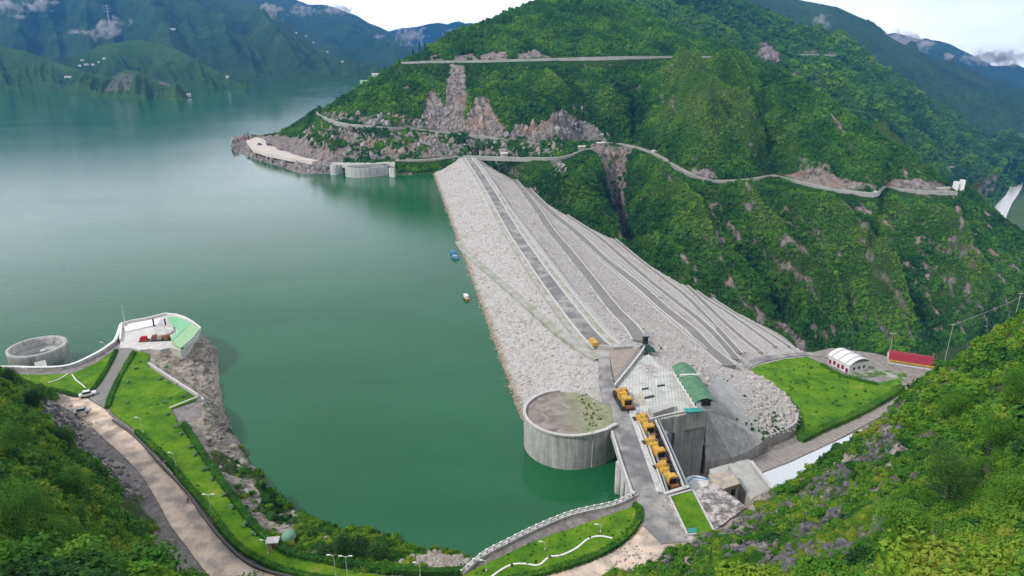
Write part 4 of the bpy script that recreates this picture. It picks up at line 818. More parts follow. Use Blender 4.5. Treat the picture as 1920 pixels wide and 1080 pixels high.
# walls at the lake
def wall_thing(P, w, top, bottom, name, label, cat='wall', matl=None, posts=0, cap=None):
    t = thing(name, P[len(P) // 2], label, cat); mb = MB(); mb.ribbon(P, w, top - bottom, top - P[0][2]); mb.build('wall_body', matl or M['conc_pale'], t)
    if cap: mb = MB(); mb.ribbon(P, w + .3, .25, top - P[0][2] + .26); mb.build('coping', cap, t)
    if posts:
        q, hd = walk(P, posts)
        for i in range(len(q)):
            mb = MB(); mb.box((q[i][0], q[i][1], top + .55), (.5, .5, 1.1), hd[i]); mb.build('post', M['white'], t)
        mb = MB(); mb.ribbon(P, .15, .12, top - P[0][2] + 1.05); mb.build('rail', M['white'], t)
    return t
wall_thing(np.array([A(*p, 13.0) for p in dens_poly([(-120, 700), (0, 693), (70, 694), (130, 690), (180, 668), (205, 652), (218, 640), (228, 612)])]), 1.1, 14.3, -3, 'lake_wall', 'long white lake wall curving from the round spillway to the platform', cap=M['white'])
t = wall_thing(np.array([A(*p, 13.0) for p in dens_poly([(866, 1080), (905, 1046), (950, 1022), (1000, 997), (1060, 972), (1100, 961), (1150, 950), (1190, 932)])]), 1.2, 14.0, -3, 'promenade_wall', 'pale stone wall with white railing along the lake beside the lawn', posts=2.4)
wall_thing(np.array([A(*p, 13.0) for p in dens_poly([(279, 684), (300, 698), (340, 724), (373, 745)])]), .8, 14.2, 9, 'garden_wall', 'thin pale wall along the cliff edge of the upper lawn', matl=M['kerb'])
t = thing('retaining_block', A(350, 765, 13), 'grey stained stone bastion below the corner of the lawn', 'retaining wall')
mb = MB(); mb.prism([A(a, b, 12.8) for a, b in [(320, 768), (374, 746), (381, 750), (382, 762), (330, 790)]], 4, 12.8); mb.build('wall_body', M['conc'], t)
mb = MB(); mb.ribbon([A(318, 768, 12.8), A(376, 745, 12.8), A(382, 752, 12.8)], .8, .8, .9); mb.build('coping', M['kerb'], t)
wall_thing(np.array([A(*p, 13.0) for p in dens_poly([(212, 790), (255, 822), (300, 872), (350, 925), (378, 965), (420, 1018), (475, 1064), (560, 1090)])]) + np.array([0, 0, .2]), .6, 14.0, 12.5, 'kerb_wall', 'low dark kerb wall curving beside the dusty road', matl=mono('dark kerb', (.09, .085, .08)))

# round morning-glory spillway
SR = .87; C = A(70, 650, 10.5); t = thing('shaft_spillway', (C[0], C[1], 0), 'round grey concrete spillway funnel standing in the lake', 'spillway')
mb = MB(); mb.lathe((C[0], C[1], 0), [(r_ * SR, z_) for r_, z_ in [(10.2, -8), (10.2, 2.5), (12.8, 4.0), (13.6, 5), (13.8, 10), (13.8, 10.9), (12.4, 10.9), (12.3, 9)]], 64); mb.build('outer_ring', M['conc'], t, True)
mb = MB(); mb.lathe((C[0], C[1], 0), [(r_ * SR, z_) for r_, z_ in [(12.3, 9), (11.7, 7.6), (11.6, 6.2), (10.2, 5.0), (10.0, 3.6), (8.4, 2.4), (7.8, .2), (7.2, -2.5), (.01, -3)]], 64); mb.build('funnel', M['conc_flat'], t)
mb = MB(); mb.box((C[0] + .5, C[1] + 2, 2.8), (1.9, 2.4, 10), .3); mb.box((C[0] + .9, C[1] + .9, 1), (3.2, 1.2, 6), .3); mb.build('pier', M['conc_pale'], t)
mb = MB(); e = A(68, 690, 8); mb.box(((C[0] + e[0]) / 2 + 5.5, (C[1] + e[1]) / 2 - 6, 8.1), (4.2, 9.5, .5), math.atan2(-C[0], C[1])); mb.build('access_slab', M['conc'], t)
for k in range(16):
    mb = MB(); an = 2 * math.pi * k / 16; mb.box((C[0] + 11.4 * math.cos(an), C[1] + 10.3 * math.sin(an), 8.4), (.9, .5, 1.2), an); mb.build('rib', M['kerb'], t)

# the platform on the rock
t = thing('viewing_platform', A(290, 625, 13), 'white concrete platform on top of the rocky headland', 'platform')
PL = [(224, 652), (226, 640), (229, 609), (250, 604), (270, 601), (310, 591), (330, 593), (346, 598), (362, 607), (376, 618), (370, 630), (352, 645), (338, 655), (318, 652), (300, 656), (282, 654), (262, 656), (245, 652)]
mb = MB(); mb.prism([A(a, b, 14) for a, b in PL], -2, 14.0); mb.build('deck', M['white_deck'], t)
mb = MB(); mb.ribbon([A(a, b, 14) for a, b in PL[1:12]], .7, 1.2, 1.3); mb.build('parapet', M['white'], t)
mb = MB(); mb.prism([A(a, b, 14.5) for a, b in [(229, 609), (300, 596), (304, 606), (236, 622)]], 13.8, 14.5); mb.build('raised_step', M['white'], t)
mb = MB(); mb.prism([A(a, b, 16) for a, b in [(300, 594), (313, 592), (322, 618), (312, 622), (290, 626), (288, 612)]], 13.8, 14.8); mb.build('raised_step', M['conc_pale'], t)
gr = thing('green_roof_building', A(345, 625, 14), 'low curved building with a pale mint green roof at the end of the platform', 'building')
ro = [(313, 594, 17.2), (333, 594, 17.0), (347, 599, 17), (358, 606, 18), (340, 622, 18), (323, 639, 18), (320, 633, 17), (333, 622, 17), (331, 615, 17), (320, 607, 17.2)]
mb = MB(); P = [A(*q) for q in ro]; mb.prism([(*p[:2], p[2]) for p in P], 16.6, None); mb.build('inner_roof', M['mint'], gr)
mb = MB(); P = [A(*q) for q in [(358, 606, 18), (375, 616, 16.3), (360, 634, 16.3), (338, 653, 16.3), (323, 640, 18)]]; mb.prism([(*p[:2], p[2]) for p in P], 15.9, None); mb.build('outer_roof', M['mint_lit'], gr)  # paler copy of the mint colour paints the light on this outer slope
mb = MB(); mb.prism([A(a, b, 16) for a, b in [(316, 600), (332, 600), (345, 603), (356, 611), (370, 620), (357, 636), (337, 652), (324, 644), (337, 628), (334, 618), (322, 612)]], 14, 16); mb.build('wall_body', M['white'], gr)
for k in range(5): mb = MB(); q = A(340 + k * 7, 653 - k * 8, 15.2); mb.box(q, (.2, 1.6, 1), -.9); mb.build('window', M['glass'], gr)
sh = thing('shed', A(327, 617, 14), 'small white shed with a dark window beside the mint roof', 'shed')
mb = MB(); c = A(326, 614, 15.4); mb.box(c, (4.2, 3.2, 2.6), -.5); mb.build('wall_body', M['white'], sh); mb = MB(); mb.box(c + [0, 0, 1.4], (4.8, 3.8, .25), -.5); mb.build('roof', M['conc_pale'], sh)
mb = MB(); mb.box(c + [2.0, -1.2, .2], (.3, 1.9, 1.2), -.5); mb.build('window', M['glass'], sh)
w = thing('red_winch', A(270, 638, 14), 'small red winch at the left end of the platform machinery', 'winch')
c = A(270, 636, 15); mb = MB(); mb.box(c + [0, 0, -.6], (4.2, 2.4, .5), .1); mb.build('base', M['rust'], w); mb = MB(); mb.cyl(c + [-.8, -.7, .4], c + [-.8, .9, .4], .9); mb.box(c + [.8, 0, .5], (1.3, 1.3, 1.9)); mb.build('drum', M['red'], w); mb = MB(); mb.cyl(c + [1, 0, 0], c + [6, 1.2, 0], .15); mb.build('shaft', M['dark'], w)
w = thing('hoist_engine', A(302, 635, 14), 'rusty brown hoist machinery in a row beside the mint roof building', 'machinery')
c = A(302, 633, 15.3); mb = MB(); mb.box(c + [0, .1, -1], (9, 3, .6), .12); mb.build('base', M['dark'], w)
for k, (dx, mm) in enumerate(((-3, 'rust'), (-.6, 'beige'), (2.4, 'rust'))): mb = MB(); mb.cyl(c + [dx, -1.0, .1], c + [dx + .1, 1.3, .1], 1.15); mb.box(c + [dx, 0, .3], (1.6, 1.6, 1.9), .12); mb.build('drum', M[mm], w)
for px, lab in ((289, 'short dark bollard post standing left on the white platform'), (311, 'short dark bollard post nearer the mint roof')):
    w = thing('bollard_post', A(px, 612, 14), lab, 'post', 'dark posts on the white platform'); c = A(px, 612, 14); mb = MB(); mb.cyl(c, c + [0, 0, 3.6], .35); mb.build('post', M['dark'], w); mb = MB(); mb.cyl(c + [0, 0, 3.6], c + [0, 0, 4.1], .5, .2); mb.build('cap', M['dark'], w)
w = thing('antenna_mast', A(236, 612, 14), 'thin tall white antenna mast at the left corner of the platform', 'mast'); c = A(236, 612, 14); mb = MB(); mb.cyl(c, c + [0, 0, 11], .16, .07, 6); mb.build('pole', M['white'], w); mb = MB(); mb.box(c + [0, 0, .8], (1, 1, 1.6)); mb.build('base', M['conc_pale'], w)

# round retaining tower at the end of the dam
C = A(1067, 771, 14); Rt = 16.6; t = thing('retaining_tower', (C[0], C[1], 0), 'big round pale concrete wall at the near end of the dam, full of earth', 'retaining wall')
mb = MB(); mb.lathe((C[0], C[1], 0), [(Rt + .1, -8), (Rt, 13.6), (Rt - .6, 13.6), (Rt - .6, 11)], 60, R(98), R(296)); mb.build('curved_wall', M['conc'], t, False)
mb = MB(); mb.lathe((C[0], C[1], 0), [(Rt + .5, 13.6), (Rt + .5, 14.2), (Rt - .6, 14.2), (Rt - .6, 13.6), (Rt + .5, 13.6)], 60, R(98), R(296)); mb.build('coping', M['kerb'], t)
pe = [np.array([C[0] + Rt * math.cos(R(295)), C[1] + Rt * math.sin(R(295)), 13.6]), np.array([C[0] + 12, C[1] - 12.6, 13.6]), A(1149, 799, 13.6), A(1156, 796, 13.6)]
mb = MB(); mb.ribbon(pe, 1.0, 22, 0); mb.build('straight_wall', M['conc'], t); mb = MB(); mb.ribbon(pe, 1.4, .6, .6); mb.build('coping', M['kerb'], t)
m, nt, p, out = newmat('earth fill'); g = nt.nodes.new('ShaderNodeNewGeometry'); sp = nt.nodes.new('ShaderNodeSeparateXYZ'); nt.links.new(g.outputs['Position'], sp.inputs[0])
mr = nt.nodes.new('ShaderNodeMapRange'); mr.inputs[1].default_value = C[0] - 3; mr.inputs[2].default_value = C[0] + 6; nt.links.new(sp.outputs[0], mr.inputs[0])
ad = nt.nodes.new('ShaderNodeMath'); ad.operation = 'MULTIPLY'; nt.links.new(mr.outputs[0], ad.inputs[0]); nt.links.new(ramp(nt, noise(nt, .3, 5, .7), [(.25, .3), (.6, 1.0)]), ad.inputs[1])
e = ramp(nt, noise(nt, .18, 8, .7, dist=1.0), [(.3, (.10, .085, .075)), (.5, (.22, .19, .165)), (.75, (.36, .33, .3))]); gg = ramp(nt, noise(nt, .4, 6, .7), [(.3, (.12, .16, .05)), (.6, (.28, .28, .16)), (.8, (.4, .38, .3))]); nt.links.new(mixc(nt, ad.outputs[0], e, gg), p.inputs['Base Color']); p.inputs['Roughness'].default_value = .95
mb = MB(); mb.prism([(C[0] + (Rt - .6) * math.cos(a_), C[1] + (Rt - .6) * math.sin(a_)) for a_ in np.radians(np.linspace(60, 295, 50))] + [tuple(pe[1][:2]), tuple(pe[2][:2]), (C[0] + 16, C[1] + 4)], 5, 13.3); mb.build('earth_fill', m, t)

# bridge over the intake
t = thing('road_bridge', A(1180, 830, 13), 'straight concrete bridge carrying the road from the dam to the near bank', 'bridge')
BL = [(1122, 668), (1124, 720), (1136, 772), (1147, 812), (1165, 870), (1188, 936)]; BR = [(1234, 924), (1212, 868), (1195, 822), (1178, 775), (1160, 735), (1150, 715), (1142, 668)]
mb = MB(); mb.prism([A(a, b, 13) for a, b in BL + BR], 11.6, 13); mb.build('deck', M['asphalt'], t)
mb = MB(); mb.ribbon([A(a, b, 13) for a, b in BL[3:]], .7, 2.4, 1.0); mb.build('parapet', M['kerb'], t)
mb = MB(); mb.ribbon([A(a, b, 13) for a, b in [(1238, 924), (1218, 868), (1201, 822), (1184, 776)]], 2.0, 1.8, .35); mb.build('walkway', M['conc_pale'], t)
for a, b, r in ((1166, 872, 1.6), (1181, 905, 1.0), (1188, 922, .8), (1172, 890, .8)):
    c = A(a, b, 11); mb = MB(); mb.cyl((c[0] - .3, c[1] + .6, -6), (c[0] - .3, c[1] + .6, 11.55), r, n=20); mb.build('pier', M['conc_pale'], t, True)
mb = MB(); mb.ribbon([A(a, b, 13) for a, b in [(1118, 650), (1150, 655), (1186, 652)]], 1.0, 3, 1.2); mb.build('end_wall', M['conc_flat'], t)
S('link_road', [(1206, 642), (1216, 650), (1158, 722), (1150, 710)], 13.25, M['berm'], 3)
S('link_verge', [(1143, 668), (1152, 712), (1172, 690), (1196, 655), (1180, 652), (1145, 656)], 12.9, simple('bare dirt', (.36, .30, .26), (.24, .2, .18), .4, .95), 3)
wl_ = thing('ramp_wall', A(1185, 690, 13), 'thin grey wall slanting from the dark hut to the bridge', 'wall'); mb = MB(); mb.ribbon([A(a, b, 13) for a, b in [(1214, 646), (1200, 668), (1180, 694), (1152, 728)]], .6, 3, 1.5); mb.build('wall_body', M['conc'], wl_); mb = MB(); mb.ribbon([A(a, b, 13) for a, b in [(1214, 646), (1200, 668), (1180, 694), (1152, 728)]], .8, .25, 1.75); mb.build('coping', M['kerb'], wl_)

# concrete gate block with the big wall
t = thing('gate_block', A(1260, 760, 0), 'massive grey concrete block with a tall streaked wall beside the yellow hoists', 'dam block')
DK = [(1156, 722), (1200, 664), (1208, 668), (1216, 664), (1240, 688), (1268, 700), (1324, 762), (1326, 768), (1218, 790), (1210, 778), (1180, 772), (1165, 745)]
mb = MB(); mb.prism([A(a, b, 13.1) for a, b in DK], 6, 13.1); mb.build('deck', M['deck'], t)
mb = MB(); mb.prism([A(a, b, 12.7) for a, b in [(1219, 788), (1326, 767), (1312, 745), (1215, 765)]], -22, 12.7); mb.build('main_wall', M['conc'], t)
mb = MB(); mb.prism([A(a, b, 12.9) for a, b in [(1245, 786), (1262, 782), (1262, 775), (1245, 776)]], -12, 12.9); mb.prism([A(a, b, 12.95) for a, b in [(1268, 781.5), (1286, 777.5), (1286, 770), (1268, 770)]], -16, 12.95); mb.build('buttress', M['conc'], t)
mb = MB(); mb.ribbon([A(a, b, 13.1) for a, b in [(1218, 789), (1245, 782), (1268, 777), (1300, 771), (1326, 766)]], .7, 1.0, .9); mb.build('parapet', M['kerb'], t)
mb = MB(); mb.prism([A(a, b, 15.4) for a, b in [(1215, 765), (1262, 754), (1264, 762), (1225, 775)]], 12.8, 15.4); mb.build('kiosk', M['conc_flat'], t)
mb = MB(); mb.prism([A(a, b, 13.22) for a, b in [(1182, 746), (1205, 740), (1210, 758), (1184, 762)]], 12.9, 13.22); mb.build('sand_patch', M['beige'], t)
for q in ([(1203, 728), (1215, 726), (1216, 729), (1204, 731)], [(1208, 744), (1226, 740), (1227, 744), (1209, 748)], [(1232, 722), (1246, 720), (1247, 723), (1233, 725)]):
    mb = MB(); mb.prism([A(a, b, 13.3) for a, b in q], 13, 13.3); mb.build('hatch', M['dark'], t)
for k in range(3):
    mb = MB(); c = A(1296 + k * 7, 836, 2); mb.box((c[0], c[1], 0), (.9, .5, 4 - k)); 
# building with the long green roof
a0, a1 = A(1277, 697, 14), A(1322, 766, 14); ax = (a1 - a0) / np.linalg.norm(a1 - a0); nr = np.array([-ax[1], ax[0], 0]); L_ = np.linalg.norm(a1 - a0); ang = math.atan2(ax[1], ax[0])
t = thing('control_building', (a0 + a1) / 2, 'long building with a green curved roof on the concrete block', 'building'); mid = (a0 + a1) / 2
mb = MB(); mb.box(mid + [0, 0, .6], (L_ - .6, 6.2, 3.6), ang); mb.build('wall_body', M['white'], t)
mb = MB(); v = []; W_ = 4.3
for i in range(13):
    f = i / 12; q = a0 * (1 - f) + a1 * f; sag = 1.0
    for j in range(9):
        s_ = -1 + 2 * j / 8; v.append(q + nr * (s_ * W_) + np.array([0, 0, 2.5 + 1.9 * (1 - abs(s_) ** 1.6)]))
f_ = [(i * 9 + j, (i + 1) * 9 + j, (i + 1) * 9 + j + 1, i * 9 + j + 1) for i in range(12) for j in range(8)]; mb.add(v, f_); o = mb.build('roof', M['green_roof'], t); sm = o.modifiers.new('thick', 'SOLIDIFY'); sm.thickness = .25
for i in range(9):
    q = a0 + ax * (2 + i * (L_ - 4) / 8); mb = MB(); mb.box(q + nr * 3.15 * (1 if nr[0] < 0 else -1) + [0, 0, 1.0], (1.7, .15, 1.5), ang); mb.build('window', M['glass'], t)
mb = MB(); q = a0 + ax * 11; mb.box(q + [0, 0, 4.0], (.7, 8.2, .9), ang); mb.build('roof_fin', M['white'], t)
mb = MB(); q = a1 + ax * .3; mb.box(q + [0, 0, 2.4], (.4, 3.4, 2.0), ang); mb.build('gable_window', M['glass'], t)
mb = MB(); c = A(1300, 769, 14); mb.box(c, (6.5, 2.8, .3), .1); mb.build('porch_roof', M['tealm'], t)
# dark hut by the crest
c = A(1209, 650, 13); t = thing('watch_hut', c, 'dark narrow hut on a green pyramid base above the concrete deck', 'hut')
mb = MB(); mb.box(c + [0, 0, 3.6], (2.2, 2.2, 3.6)); mb.build('cabin', M['dark'], t); mb = MB(); mb.box(c + [.2, 0, 5.7], (3.4, 2.8, .5)); mb.build('roof', M['steel'], t)
mb = MB(); mb.box(c + [.4, -2.5, .7], (7.5, 5, 2.6), 0, taper=.25); mb.build('base', M['green_dark'], t); mb = MB(); mb.box(c + [0, -1.15, 4], (1.4, .1, 1.2)); mb.build('window', M['glass'], t)

# gate trough, rails and the yellow hoists
t = thing('gate_gallery', A(1230, 850, 13), 'steel gallery of dark troughs and pale beams holding the yellow hoists', 'gallery')
mb = MB(); mb.prism([A(a, b, 10.6) for a, b in [(1186, 780), (1222, 770), (1290, 912), (1246, 924)]], 9.8, 10.6); mb.build('floor', M['dark'], t)
for k, pr in enumerate(([(1190, 775), (1214, 830), (1247, 926)], [(1196, 772), (1222, 826), (1252, 924)], [(1220, 768), (1250, 836), (1284, 918)], [(1227, 771), (1256, 836), (1290, 914)])):
    mb = MB(); mb.ribbon([A(a, b, 13.0) for a, b in pr], .55, 1.0, .5); mb.build('beam', M['steel'] if k % 2 else M['kerb'], t)
for k in range(9):
    f = k / 8; l = A(1194 + 56 * f, 776 + 148 * f, 12); r = A(1224 + 64 * f, 771 + 145 * f, 12); mb = MB(); mb.ribbon([l, r], .35, .4, .1); mb.build('cross_beam', M['dark'], t)
mb = MB(); mb.ribbon([A(a, b, 13) for a, b in [(1246, 928), (1292, 914)]], 1.2, 3, .6); mb.build('end_beam', M['conc_pale'], t)
def make_hoist(label):
    t = thing('gate_hoist', (0, 0, 0), label, 'hoist', 'yellow gate hoists on the gallery')
    mb = MB(); mb.box((0, 0, .3), (3.8, 8.4, .5)); mb.box((-1.5, 0, .75), (.3, 8.4, .5)); mb.box((1.5, 0, .75), (.3, 8.4, .5)); mb.build('frame', M['dark'], t)
    for y, r in ((2.9, 1.35), (1.0, 1.2)):
        mb = MB(); n = 14; v = []
        for sx in (-r * .95, r * .95):
            for i in range(n + 1): an = math.pi * i / n; v.append((sx, y + .95 * math.cos(an), .8 + 2.0 * math.sin(an) ** .8))
        f = [(i, i + 1, n + 2 + i, n + 1 + i) for i in range(n)] + [tuple(range(n, -1, -1)), tuple(range(n + 1, 2 * n + 2))]; mb.add(v, f); h = mb.build('hood', M['yellow'], t, False, .12)
        mb = MB(); mb.box((0, y - .95, 1.9), (r * 1.5, .14, .5)); mb.build('vent', M['dark'], h)
    mb = MB(); mb.box((0, -.8, 1.6), (1.9, 2.0, 1.7), taper=.85); mb.build('body', M['yellow'], t, bevel=.15)
    mb = MB(); mb.box((.1, -2.6, 1.9), (2.5, 1.9, 2.5), taper=.9); c = mb.build('cab', M['yellow'], t, bevel=.15)
    mb = MB(); mb.box((.1, -3.58, 2.0), (1.8, .12, 1.3)); mb.build('window', M['glass'], c)
    mb = MB(); mb.box((1.32, -2.6, 2.1), (.12, 1.3, 1.1)); mb.build('window', M['glass'], c)
    for sx in (-1, 1):
        mb = MB(); mb.cyl((sx * 1.55, 2.9, 1.3), (sx * 2.0, 2.9, 1.3), 1.0, n=16); mb.build('gear_wheel', M['dark'] if sx < 0 else M['rust'], t)
    mb = MB(); mb.box((1.5, 4.6, 1.0), (1.5, 1.5, 1.3)); mb.cyl((.6, 4.6, 1.5), (2.2, 4.6, 1.5), .7); mb.build('motor', M['yellow'], t, bevel=.1)
    mb = MB(); mb.cyl((-.6, -4.2, .9), (1.2, -4.2, .9), .55); mb.build('rope_drum', M['rust'], t); return t
HO = [((1169, 755, 13.2), 8, 'yellow gate hoist standing alone on the deck nearest the dam crest', 1.4), ((1208, 806, 11.0), 12, 'second yellow gate hoist, behind the red and white booth', 1.4), ((1227, 851, 11.0), 14, 'third yellow gate hoist, between the two beside the big wall', 1.35), ((1248, 899, 11.0), 14, 'yellow gate hoist nearest the small square lawn', 1.3)]
h0 = None
for (px, py, z), rz, lab, sc_ in HO:
    o = make_hoist(lab) if h0 is None else copy_tree(h0); h0 = h0 or o; o.location = A(px, py, z); o.rotation_euler.z = R(rz); o.scale = (sc_, sc_, sc_); o['label'] = lab
c = A(1243, 832, 4); t = thing('booth', (c[0], c[1], 3), 'small booth with white top and red base against the tall wall', 'booth'); mb = MB(); mb.box((c[0], c[1], 7.6), (2.4, 2.2, 2.6)); mb.build('cabin', M['white'], t); mb = MB(); mb.box((c[0], c[1], 4.7), (2.2, 2.0, 3.2)); mb.build('base', M['red'], t)
t = thing('steel_tank', A(1258, 868, 2), 'pale grey rounded tank between the hoist gallery and the tall wall', 'tank'); c = A(1262, 880, 3); mb = MB(); mb.cyl((c[0], c[1] + 4, 3), (c[0], c[1] - 4, 3), 2.0, n=20); mb.build('shell', M['steel'], t, False, .3); mb = MB(); mb.box((c[0], c[1], .5), (3, 6, 1.2)); mb.build('cradle', M['conc'], t)
t = thing('white_cover', A(1305, 905, 4), 'white sheet cover lying at the foot of the tall wall', 'cover'); mb = MB(); c = A(1310, 905, 4)
mb.lathe((c[0], c[1], 2.8), [(5.2, 0), (4.6, .9), (2.5, 1.6), (.01, 1.9)], 18); mb.build('sheet', M['white'], t, True); mb = MB(); mb.ribbon([A(1285, 910, 5), A(1300, 898, 5.6), A(1330, 903, 5)], .4, .3, .9); mb.build('strap', M['blue'], t)

# beige hut and ramp
t = thing('beige_hut', A(1360, 920, 2), 'small flat roofed beige building on the rubble below the concrete ramp', 'building')
P = [(1330, 891), (1372, 883), (1386, 906), (1346, 919)]; mb = MB(); mb.prism([A(a, b, 9) for a, b in P], -2, 9); mb.build('wall_body', M['beige'], t)
mb = MB(); q = [A(a, b, 9.4) for a, b in P]; cc_ = sum(q) / 4; mb.prism([cc_ + (k - cc_) * 1.06 for k in q], 9.0, 9.4); mb.build('roof', M['beige'], t)
q0, q1 = A(1346, 919, 9), A(1386, 906, 9); d_ = q1 - q0; an = math.atan2(d_[1], d_[0])
for f, w_ in ((.3, 1.0), (.75, 1.8)): mb = MB(); c = q0 + d_ * f; mb.box((c[0] + .02, c[1] - .05, 6.2), (w_, .2, 2.4), an); mb.build('door' if f < .5 else 'window', M['rust'] if f < .5 else M['glass'], t)
t = thing('concrete_ramp', A(1410, 900, 4), 'wide pale concrete slab roof sloping between the beige hut and the white slab', 'ramp')
mb = MB(); mb.prism([A(*q) for q in [(1366, 872, 6), (1385, 864, 6), (1404, 861, 5.5), (1412, 868, 5.5), (1450, 918, 4), (1440, 930, 4), (1412, 942, 4), (1384, 900, 6)]], -20, None); mb.build('slab', M['conc_flat'], t)
mb = MB(); mb.ribbon([A(1408, 866, 6.0), A(1428, 892, 5.6), A(1450, 920, 4.6)], .9, .7, .6); mb.build('kerb', M['kerb'], t)
mb = MB(); mb.prism([A(*q) for q in [(1330, 880, 2), (1372, 868, 2), (1384, 884, 2), (1335, 895, 2)]], -20, 2); mb.build('lower_slab', M['conc_flat'], t)

# striped hall and red roofed hall
def hall(name, px, z, wdt, lab, roofm, wallm, h, gr, stripes=None, mid_=None):
    a, b = A(*px[0], z), A(*px[1], z); ax = (b - a) / np.linalg.norm(b - a); n = np.array([-ax[1], ax[0], 0]); L_ = np.linalg.norm(b - a); ang = math.atan2(ax[1], ax[0]); t = thing(name, (a + b) / 2, lab, 'building')
    mb = MB(); mb.box((a + b) / 2 + [0, 0, h / 2], (L_, wdt, h), ang); w = mb.build('wall_body', wallm, t)
    mb = MB(); v = []
    for i in range(2):
        q = (a - ax * .4) if i == 0 else (b + ax * .4)
        for j in range(11): s_ = -1 + .2 * j; v.append(q + n * s_ * (wdt / 2 + .5) + np.array([0, 0, h + gr * (1 - abs(s_) ** 2)]))
    v2 = [p_ - np.array([0, 0, .35]) for p_ in v]; mb.add(v + v2, [(j, 11 + j, 12 + j, 1 + j) for j in range(10)] + [(22 + j, 23 + j, 34 + j, 33 + j) for j in range(10)] + [tuple(range(10, -1, -1)) + tuple(range(22, 33)), tuple(range(11, 22)) + tuple(range(43, 32, -1))] + [(0, 22, 33, 11), (10, 21, 43, 32)]); r_ = mb.build('roof', roofm, t)
    if stripes:
        for k in range(stripes):
            q = a + ax * (L_ * (k + .5) / stripes); mb = MB(); vv = []
            for j in range(11):
                s_ = -1 + .2 * j
                for e_ in (-.25, .25): vv.append(q + ax * e_ + n * s_ * (wdt / 2 + .55) + np.array([0, 0, h + .12 + gr * (1 - abs(s_) ** 2)]))
            mb.add(vv, [(2 * j, 2 * j + 1, 2 * j + 3, 2 * j + 2) for j in range(10)]); mb.build('roof_rib', M['steel'], r_)
    return t, a, b, ax, n, L_, ang
t, a, b, ax, n, L_, ang = hall('striped_hall', [(1570, 677), (1609, 697)], ZF, 13.5, 'white barrel roofed hall with maroon trim beside the bright lawn', M['white'], M['white'], 5.0, 2.6, 3)
sgn = 1 if n[1] < 0 else -1
for k in range(5): mb = MB(); c = a + ax * (L_ * (k + .5) / 5) + n * sgn * 6.82; mb.box(c + [0, 0, 1.5 + .5 * (k % 2)], (1.6, .2, 2.2), ang); mb.build('maroon_panel', M['maroon'], t)
for k in range(3): mb = MB(); c = b + ax * .1 + n * (k - 1) * 3.4; mb.box(c + [0, 0, 2.4], (.25, 1.1, 1.5), ang); mb.build('window', M['glass'], t)
t, a, b, ax, n, L_, ang = hall('red_roof_hall', [(1664, 677), (1745, 690)], ZF - 1, 11, 'long low hall with a dark red barrel roof near the tall mast', mono('dark red sheet', (.27, .015, .035), .6, 0, .8), M['white'], 3.6, 2.6)
sgn = 1 if n[1] < 0 else -1; mb = MB(); mb.box((a + b) / 2 + n * sgn * 5.95 + [0, 0, 3.2], (L_ + .6, .5, .8), ang); mb.build('yellow_fascia', M['yellow'], t)
S('hall_yard', [(1545, 668), (1580, 662), (1640, 690), (1700, 700), (1700, 712), (1660, 706), (1600, 708)], ZF + .2, simple('yard grass', (.10, .16, .04), (.05, .10, .02), .4, .95, s2=.2, c2=(.36, .34, .31)), .4)

# lamp posts and masts
def lamp(px, py, z, h, lab, arms=1, grp='lamp posts on the garden lawns', name='lamp_post'):
    c = A(px, py, z); t = thing(name, c, lab, 'lamp post' if name == 'lamp_post' else 'mast', grp); mb = MB(); mb.cyl(c, c + [0, 0, h], .08, .05, 8); mb.build('pole', M['white'], t)
    for k in range(arms):
        s_ = -1 if k == 0 else 1; mb = MB(); mb.cyl(c + [0, 0, h], c + [s_ * 1.0, 0, h + .3], .07, n=6); mb.build('arm', M['white'], t); mb = MB(); mb.box(c + [s_ * 1.3, 0, h + .3], (.9, .35, .2)); mb.build('lamp_head', M['white'], t)
    mb = MB(); mb.cyl(c, c + [0, 0, .5], .25); mb.build('base', M['conc_pale'], t)
for px, py, h, lab, ar in [(268, 812, 6, 'white lamp post at the top of the curving lawn', 1), (331, 880, 6, 'white lamp post halfway down the curving lawn near the bastion', 1), (396, 958, 5.5, 'white lamp post beside the road bend near the red motorcycle', 2), (503, 1040, 4.5, 'white lamp post next to the small beige kiosk', 1), (630, 1084, 7, 'left one of the two lamp posts at the bottom edge below the trees', 1), (652, 1086, 7, 'double armed lamp post at the bottom edge below the trees', 2), (788, 1080, 4, 'thin lamp post behind the hedge above the pale rubble', 1), (912, 1072, 3.4, 'short lamp post at the left end of the white curved path', 1), (1126, 999, 2.6, 'short lamp post above the end of the white curved path', 1), (1022, 1032, 2.6, 'short lamp post in the middle of the lawn with the curved path', 1), (55, 712, 5, 'lamp post on the small lawn in front of the round spillway', 1), (199, 662, 5, 'lamp post at the tip of the small lawn beside the grey ramp', 1)]:
    lamp(px, py, 13.6, h, lab, ar)
lamp(1662, 688, ZF, 19, 'very tall pale mast in front of the red roofed hall', 2, None, 'tall_mast')
t = thing('garden_path', A(1040, 1040, 13.7), 'white winding path across the lawn near the bridge', 'path'); mb = MB(); mb.ribbon([A(a, b, 13.66) for a, b in dens_poly([(915, 1086), (940, 1068), (962, 1058), (985, 1057), (1010, 1059), (1030, 1044), (1052, 1041), (1080, 1028), (1103, 1010), (1125, 1005), (1148, 1009)], 6)], .5, .3, .08); mb.build('paving', M['white'], t)
for L, lab in (([(90, 717), (108, 712), (120, 705), (127, 700)], 'left white garden path on the small lawn behind the lake wall'), ([(135, 702), (142, 712), (152, 720), (160, 727)], 'right white garden path on the small lawn behind the lake wall')):
    t = thing('garden_path', A(*L[1], 13.7), lab, 'path'); mb = MB(); mb.ribbon([A(a, b, 13.66) for a, b in dens_poly(L, 5)], .4, .3, .08); mb.build('paving', M['white'], t)
